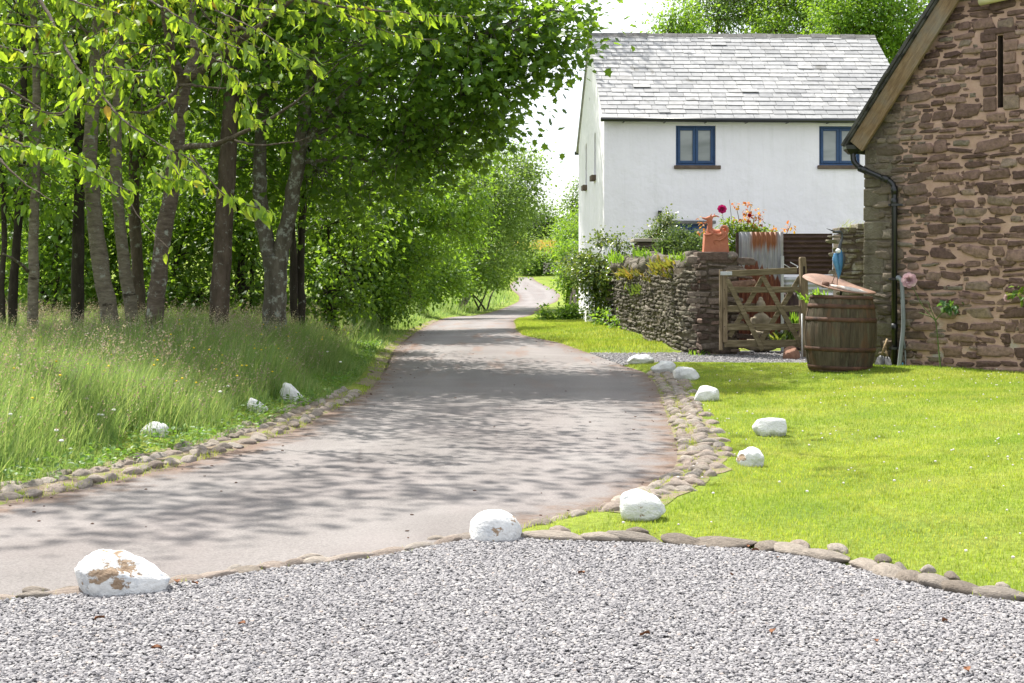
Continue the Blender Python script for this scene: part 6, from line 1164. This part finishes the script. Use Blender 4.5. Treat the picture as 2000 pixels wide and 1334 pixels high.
# ------------------------------------------------------------------ grass
def blades(name, P, h, wdt, lm, lean=.35, wind=(0, 0), segs=3, curl=.5, kind='stuff'):
    n = len(P); a_ = rng.uniform(0, 2 * np.pi, n); d_ = np.stack([np.cos(a_), np.sin(a_)], 1) * rng.uniform(.1, 1, n)[:, None] * lean + np.array(wind); sd_ = np.stack([-np.sin(a_ + rng.normal(0, .6, n)), np.cos(a_)], 1); sd_ /= np.linalg.norm(sd_, axis=1)[:, None]
    z0 = gz(P[:, 0], P[:, 1]) - .01; V = []; ts = np.linspace(0, 1, segs + 1)
    for k, t in enumerate(ts):
        off = d_ * (h * (t * .45 + curl * t * t))[:, None]; zz = z0 + h * t * (1 - .22 * curl * t * np.linalg.norm(d_, axis=1)); ww = wdt * (1 - t) ** .7 * .5
        if k < segs: V.append(np.column_stack([P + off - sd_ * ww[:, None], zz])); V.append(np.column_stack([P + off + sd_ * ww[:, None], zz]))
        else: V.append(np.column_stack([P + off, zz]))
    k = len(V); V = np.stack(V, 1); o_ = (np.arange(n) * k)[:, None]
    q = [np.array([[2 * s_, 2 * s_ + 1, 2 * s_ + 3, 2 * s_ + 2]]) + o_ for s_ in range(segs - 1)]; t3 = np.array([[2 * segs - 2, 2 * segs - 1, 2 * segs]]) + o_
    me = mesh_np(name, V.reshape(-1, 3), ([np.vstack(q)] if q else []) + [t3]); return tag(link(name, me, lm), kind=kind), V[:, -1]
def scatter(n, x0, x1, y0, y1): return np.column_stack([rng.uniform(x0, x1, n), rng.uniform(y0, y1, n)])
def free(P, m_=.0):
    s_ = np.full(len(P), -1e9)
    for pl in (road_poly, gravel_poly, spur_poly): s_ = np.maximum(s_, sdist(P, pl))
    return s_
def grass_mat(name, stops, trans, tf=.4, patch=None, clump=False):
    m, nt, p, o = new_mat(name, .55, .25); c = ramp(nt, island(nt), stops); v = pos(nt)
    c = mixc(nt, 1, c, ramp(nt, noi(nt, v, 1.3, 4), [(.3, .72), (.7, 1.25)]), 'MULTIPLY')
    if clump: c = mixc(nt, 1, c, ramp(nt, noi(nt, v, 9, 5, .7), [(.3, .5), (.5, 1.0), (.7, 1.4)]), 'MULTIPLY')
    if clump: c = mixc(nt, mth(nt, 'MULTIPLY', ramp(nt, noi(nt, v, 2.3, 5, .6), [(.50, 0.), (.64, 1.)]), .5), c, (.43, .41, .15)); c = mixc(nt, mth(nt, 'MULTIPLY', ramp(nt, noi(nt, v, 1.1, 5, .6), [(.54, 0.), (.66, 1.)]), .6), c, (.10, .21, .02))
    if patch: c = mixc(nt, mth(nt, 'MULTIPLY', ramp(nt, noi(nt, v, .75, 4, .55), [(.46, 0.), (.60, 1.)]), patch[1]), c, patch[0])
    setc(nt, p, c); t = nd(nt, 'ShaderNodeBsdfTranslucent'); nt.links.new(mixc(nt, .5, mixc(nt, 1, c, (1.7, 1.6, 1.2), 'MULTIPLY'), trans), t.inputs['Color'])
    nt.links.new(nd(nt, 'ShaderNodeMixShader', {0: tf, 1: p.outputs[0], 2: t.outputs[0]}).outputs[0], o.inputs[0]); return m
LAWN = grass_mat('lawn_grass', [(0, (.15, .245, .02)), (.4, (.24, .32, .03)), (.75, (.325, .37, .04)), (.92, (.41, .395, .09)), (1, (.47, .42, .18))], (.56, .64, .07), .40, ((.13, .25, .02), .7), True)
def in_view(P, mg=1.2): return (np.abs(P[:, 0]) < P[:, 1] * .362 + mg) & (P[:, 1] > 4)
def lawn(name, n, box, hr, wd, dmin=.0, segs=1, keep=None):
    P = scatter(n, *box); P = P[in_view(P)]; s_ = free(P); ok = s_ < dmin
    if keep is not None: ok &= keep(P)
    ok &= (rng.random(len(P)) > .72 * (dist_line(P, right_near[6:]) < .34))
    P = P[ok]; return blades(name, P, rng.uniform(*hr, len(P)), rng.uniform(*wd, len(P)), LAWN, .7, (0, 0), segs, .4)
lawn_right = lambda P: (P[:, 0] > np.interp(P[:, 1], [0, 7, 9, 20, 24, 60], [-.3, .0, .6, 1.0, .0, -1])) & ~inside(P, np.array([(4.42, 17.81), (8.2, 13.6), (14, 20), (8, 30)])) & ~((P[:, 0] > 2.5) & (P[:, 1] > 19.6))
lawn('lawn', 230000, (0, 5.2, 4.2, 10), (.014, .036), (.0035, .0065), -.02, 2, lawn_right)
lawn('lawn', 225000, (0.8, 8.4, 10, 19.2), (.018, .042), (.005, .009), -.02, 1, lawn_right)
lawn('lawn', 60000, (-.3, 2.9, 21.8, 48), (.035, .07), (.010, .018), .0, 1, lambda P: lawn_right(P) & (P[:, 0] < np.interp(P[:, 1], [20, 29, 33, 60], [2.75, 2.2, 2.6, 2.6])))
# clover heads on the lawn
n = 620; P = scatter(n, .3, 6.5, 5.5, 18); P = P[(free(P) < -.1) & lawn_right(P)]; k = np.array([mnoise.noise(Vector((x_ * .9, y_ * .9, 5))) for x_, y_ in P]); P = P[k > -.05]; b = MB(); z_ = gz(P[:, 0], P[:, 1])
for (x_, y_), zz in zip(P, z_): r_ = random.uniform(.005, .010); b.ell((x_, y_, zz + random.uniform(.02, .04)), (r_, r_ * random.uniform(.7, 1), r_ * .7), 6)
tag(b.build('clover_flowers', basic('clover_white', [(.3, (.52, .46, .44)), (.7, (.68, .65, .62))], 30, .8, .1, 40, 0), None), kind='stuff')
# long verge grass
LONG = grass_mat('verge_grass', [(0, (.075, .155, .045)), (.4, (.12, .215, .06)), (.75, (.18, .265, .085)), (.92, (.28, .32, .13)), (1, (.40, .37, .21))], (.42, .55, .12), .44)
left_side = lambda P: P[:, 0] < np.interp(P[:, 1], [0, 8, 14, 30, 45, 60, 90], [-2, -1.6, -1.4, -1.2, -1.2, -1, .6])
ROCKS = np.array([o_.location[:2] for o_ in sc.objects if o_.name.startswith('boulder') and o_.location.x < -1])
def clear_of_rocks(P):
    k = np.ones(len(P), bool)
    for r_ in ROCKS:
        u_ = r_ / np.linalg.norm(r_); d = P - r_; al = d @ u_; ac = d @ np.array([-u_[1], u_[0]]); k &= ~((np.abs(ac) < .24) & (al < .12) & (al > -1.6) & (rng.random(len(P)) > .1))
    return k
def verge(name, n, box, hmax, wd, mat, segs=3, lo=.0, stalk=False):
    P = scatter(n, *box); P = P[in_view(P, 1.5) & left_side(P)]; d_ = -free(P); k = d_ > lo; P = P[k]; d_ = d_[k]
    k = clear_of_rocks(P); P = P[k]; d_ = d_[k]; ns = np.array([mnoise.noise(Vector((x_ * .55, y_ * .55, 1))) for x_, y_ in P]); hh = (.07 + (hmax - .07) * sm(.2, 1.15, d_ + ns * .3)) * (1 + ns * .35) * rng.uniform(.55, 1.15, len(P))
    return blades(name, P, hh, rng.uniform(*wd, len(P)), mat, .75, (.12, -.04), segs, .6)
verge('verge_grass', 90000, (-6, -1.2, 6, 13), .52, (.004, .008), LONG, 3, .28)
verge('verge_grass', 90000, (-9, -1.0, 13, 22), .53, (.006, .011), LONG, 3, .2)
verge('verge_grass', 70000, (-9, 1.0, 22, 62), .55, (.014, .026), LONG, 2, .1)
verge('verge_grass', 9000, (-6, 3.0, 62, 110), .45, (.04, .07), LONG, 2, .1)
# flowering stalks with seed heads
SEED = grass_mat('seed_head', [(0, (.22, .165, .14)), (.5, (.31, .25, .20)), (.8, (.37, .34, .23)), (1, (.43, .41, .27))], (.42, .30, .20), .35)
P = scatter(12500, -9, -1.0, 7.2, 26); P = P[in_view(P, 1.0) & left_side(P)]; P = P[clear_of_rocks(P)]; d_ = -free(P); k = d_ > .75; P = P[k]; d_ = d_[k]
ns = np.array([mnoise.noise(Vector((x_ * .6, y_ * .6, 4))) for x_, y_ in P]); k = (ns > -.12) | (rng.random(len(P)) < .3); P = P[k]; ns = ns[k]; d_ = d_[k]
hh = rng.uniform(.45, .72, len(P)) * (.55 + .45 * sm(.7, 1.7, d_)); o_, tips = blades('seed_stalks', P, hh, np.full(len(P), .0035), LONG, .4, (.28, -.05), 4, .75)
mb = MB(); NS = 11; N = len(P); T_ = np.repeat(tips, NS, 0); tt = np.tile(np.linspace(0, 1, NS), N); T_[:, 2] -= tt * .16; T_[:, 0] -= tt * .055; T_ += rng.normal(0, 1, T_.shape) * (.004 + .014 * np.sin(np.pi * np.clip(tt, .1, 1)))[:, None]
f_ = rng.normal(0, .5, T_.shape) + np.array([.45, 0, .6]); leaf_cloud(mb, LEAF_SIMPLE, T_, f_, rng.normal(0, 1, T_.shape), rng.uniform(.010, .022, len(T_)))
tag(mb.build('seed_heads', SEED, None), kind='stuff')
# low leafy weeds and clover at the verge edge
P = scatter(60000, -5, -.8, 6.5, 24); P = P[in_view(P, 1) & left_side(P)]; d_ = -free(P); k = (d_ > .22) & (d_ < 1.1) & (rng.random(len(P)) < 1.15 - d_); P = P[k]; n = len(P)
mb = MB(); zz = gz(P[:, 0], P[:, 1]) + rng.uniform(.01, .09, n); f_ = rng.normal(0, 1, (n, 3)); f_[:, 2] = f_[:, 2] * .3 + .2; u_ = rng.normal(0, .35, (n, 3)); u_[:, 2] += 1
leaf_cloud(mb, LEAF_FOLD, np.column_stack([P, zz]), f_, u_, rng.uniform(.02, .05, n)); tag(mb.build('verge_clover', leaf_mat('clover_leaf', [(0, (.05, .12, .02)), (.6, (.08, .17, .025)), (1, (.14, .21, .035))], (.25, .42, .04), .35), None), kind='stuff')
fl = MB()
for px, py in ((170, 815), (193, 832), (200, 834), (222, 830), (110, 870), (120, 890), (20, 860), (640, 700), (665, 722), (445, 770), (430, 800)):
    g = RG(px, py + 30); fl.ell((g.x, g.y, g.z + random.uniform(.18, .3)), (.016, .016, .009), 8)
tag(fl.build('verge_daisies', basic('daisy_white', [(.3, (.6, .6, .55)), (.7, (.75, .75, .7))], 30), None), kind='stuff')
yl = MB(); Q = scatter(260, -5, -1.2, 9, 24); Q = Q[left_side(Q) & (free(Q) < -.6)]
for x_, y_ in Q: yl.ell((x_, y_, float(gz(x_, y_)) + random.uniform(.3, .5)), (.011, .011, .007), 6)
tag(yl.build('buttercups', basic('buttercup_yellow', [(.3, (.60, .42, .02)), (.7, (.70, .52, .03))], 30), None), kind='stuff')
for u, z_, n_, h_, s_, lab in ((.5, 1.52, 50, .12, .09, 'small green weed tuft in the coping beside the pillar'), (3.6, 1.62, 60, .16, .14, 'green weed tuft sprouting from the coping above the wall middle'), (6.8, 1.55, 60, .17, .14, 'green weed tuft on the coping at the far end of the slate wall'), (5.1, .95, 70, .16, .16, 'trailing green weed half way up the slate wall')):
    tuft('coping_weed', lab, 'weeds', gwp(u, z_), n_, h_, s_ * .8, LM_VB if z_ < 1 else LM_LI, None, (-.3, 0, 0), .1)
# little tufts between the kerb stones and along both lane edges
edge = [p_ for ln, lo_ in ((right_near, 5), (kerb2, 0), (left_edge[(left_edge[:, 1] < 40) & (left_edge[:, 1] > 6)], 0), (right_edge[(right_edge[:, 1] < 46)], 0), (kerb, 0)) for p_ in densify(ln[lo_:], .02)]
E_ = np.array(edge); E_ = E_[in_view(E_, .8)]; kk = np.array([mnoise.noise(Vector((x_ * 2.2, y_ * 2.2, 8))) for x_, y_ in E_]); E_ = E_[kk > .02]; P = np.repeat(E_, 9, 0) + rng.normal(0, .07, (len(E_) * 9, 2))
blades('edge_grass', P, rng.uniform(.02, .06, len(P)), rng.uniform(.004, .008, len(P)), LAWN, .8, (0, 0), 2, .5)

# ------------------------------------------------------------------ loose gravel
bmi = bmesh.new(); bmesh.ops.create_icosphere(bmi, subdivisions=1, radius=1); IV = np.array([v.co[:] for v in bmi.verts]); IF = np.array([[v.index for v in f.verts] for f in bmi.faces]); bmi.free()
m, nt, p, o = new_mat('gravel_stone', .85, .3)
c = ramp(nt, island(nt), [(0, (.145, .138, .143)), (.2, (.188, .180, .186)), (.5, (.232, .223, .228)), (.8, (.278, .267, .268)), (.97, (.35, .336, .328)), (.99, (.36, .32, .29)), (1, (.36, .30, .27))])
setc(nt, p, mixc(nt, 1, c, ramp(nt, noi(nt, pos(nt), 70, 4, .7), [(.3, .75), (.7, 1.2)]), 'MULTIPLY')); GM = m
def gravel(name, P, r0, r1, zo):
    N = len(P); V = np.repeat(IV[None], N, 0) * rng.uniform(.62, 1.22, (N, 12, 1)); V *= rng.uniform(.55, 1.3, (N, 1, 3)) * rng.uniform(r0, r1, (N, 1, 1))
    a_ = rng.uniform(0, 6.28, N); b_ = rng.normal(0, .5, N); ca, sa, cb, sb = np.cos(a_), np.sin(a_), np.cos(b_), np.sin(b_)
    x_, y_, z_ = V[..., 0], V[..., 1], V[..., 2]; y2 = y_ * cb[:, None] - z_ * sb[:, None]; z2 = (y_ * sb[:, None] + z_ * cb[:, None]) * .62
    V = np.stack([x_ * ca[:, None] - y2 * sa[:, None] + P[:, :1], x_ * sa[:, None] + y2 * ca[:, None] + P[:, 1:], z2 + (base(P[:, 1]) + zo + rng.uniform(0, .005, N))[:, None]], -1)
    tag(link(name, mesh_np(name, V.reshape(-1, 3), [(IF[None] + (np.arange(N) * 12)[:, None, None]).reshape(-1, 3)]), GM), kind='stuff')
P = scatter(330000, -4.2, 4.2, 3.5, 7.1); P = P[in_view(P, 1.5)]; P = P[sdist(P, gravel_poly) > .02]; gravel('gravel', P, .0050, .0105, .006)
P = scatter(9000, .8, 4.8, 19.2, 22.4); P = P[sdist(P, spur_poly) > .0]; gravel('path_gravel_stones', P, .010, .018, .010)
P = np.repeat(densify(np.vstack([kerb[4:], kerb2]), .01), 1, 0); P = P[rng.random(len(P)) < .25] + rng.normal(0, .10, (np.sum(rng.random(1) < 0) + 0, 2)) if False else P[:0]
# grit and twigs scattered on the tarmac
P = scatter(1300, -3, 2, 6, 30); P = P[(sdist(P, road_poly) > .03)]; k = rng.random(len(P)) < np.clip(1.2 - 2.2 * sdist(P, road_poly), .05, 1); P = P[k]
N = len(P); V = np.repeat(IV[None], N, 0) * rng.uniform(.6, 1.2, (N, 12, 1)) * rng.uniform(.004, .012, (N, 1, 1)) * np.array([1.3, 1, .6]); V[..., 0] += P[:, :1]; V[..., 1] += P[:, 1:]; V[..., 2] += (base(P[:, 1]) + .006)[:, None]
tag(link('lane_grit', mesh_np('lane_grit', V.reshape(-1, 3), [(IF[None] + (np.arange(N) * 12)[:, None, None]).reshape(-1, 3)]), basic('grit', [(.3, (.05, .035, .028)), (.7, (.14, .09, .07))], 3, .9, .1, 5, 0)), kind='stuff')
import OpenImageIO as oiio, sys
im=oiio.ImageBuf('/workdir/render_main.png').get_pixels(oiio.UINT8)
import numpy as np
for n,(x0,y0,x1,y1) in dict(facade=(740,130,790,150),facadelow=(620,140,660,220),roof=(640,60,820,110),lawn=(800,470,980,520),road=(500,430,640,470),roadnear=(380,520,450,545),gravel=(200,600,900,670),sky=(555,150,575,170),barn=(920,80,1000,300),verge=(100,330,250,400)).items():
    print(n, im[y0:y1,x0:x1,:3].reshape(-1,3).mean(0).round())
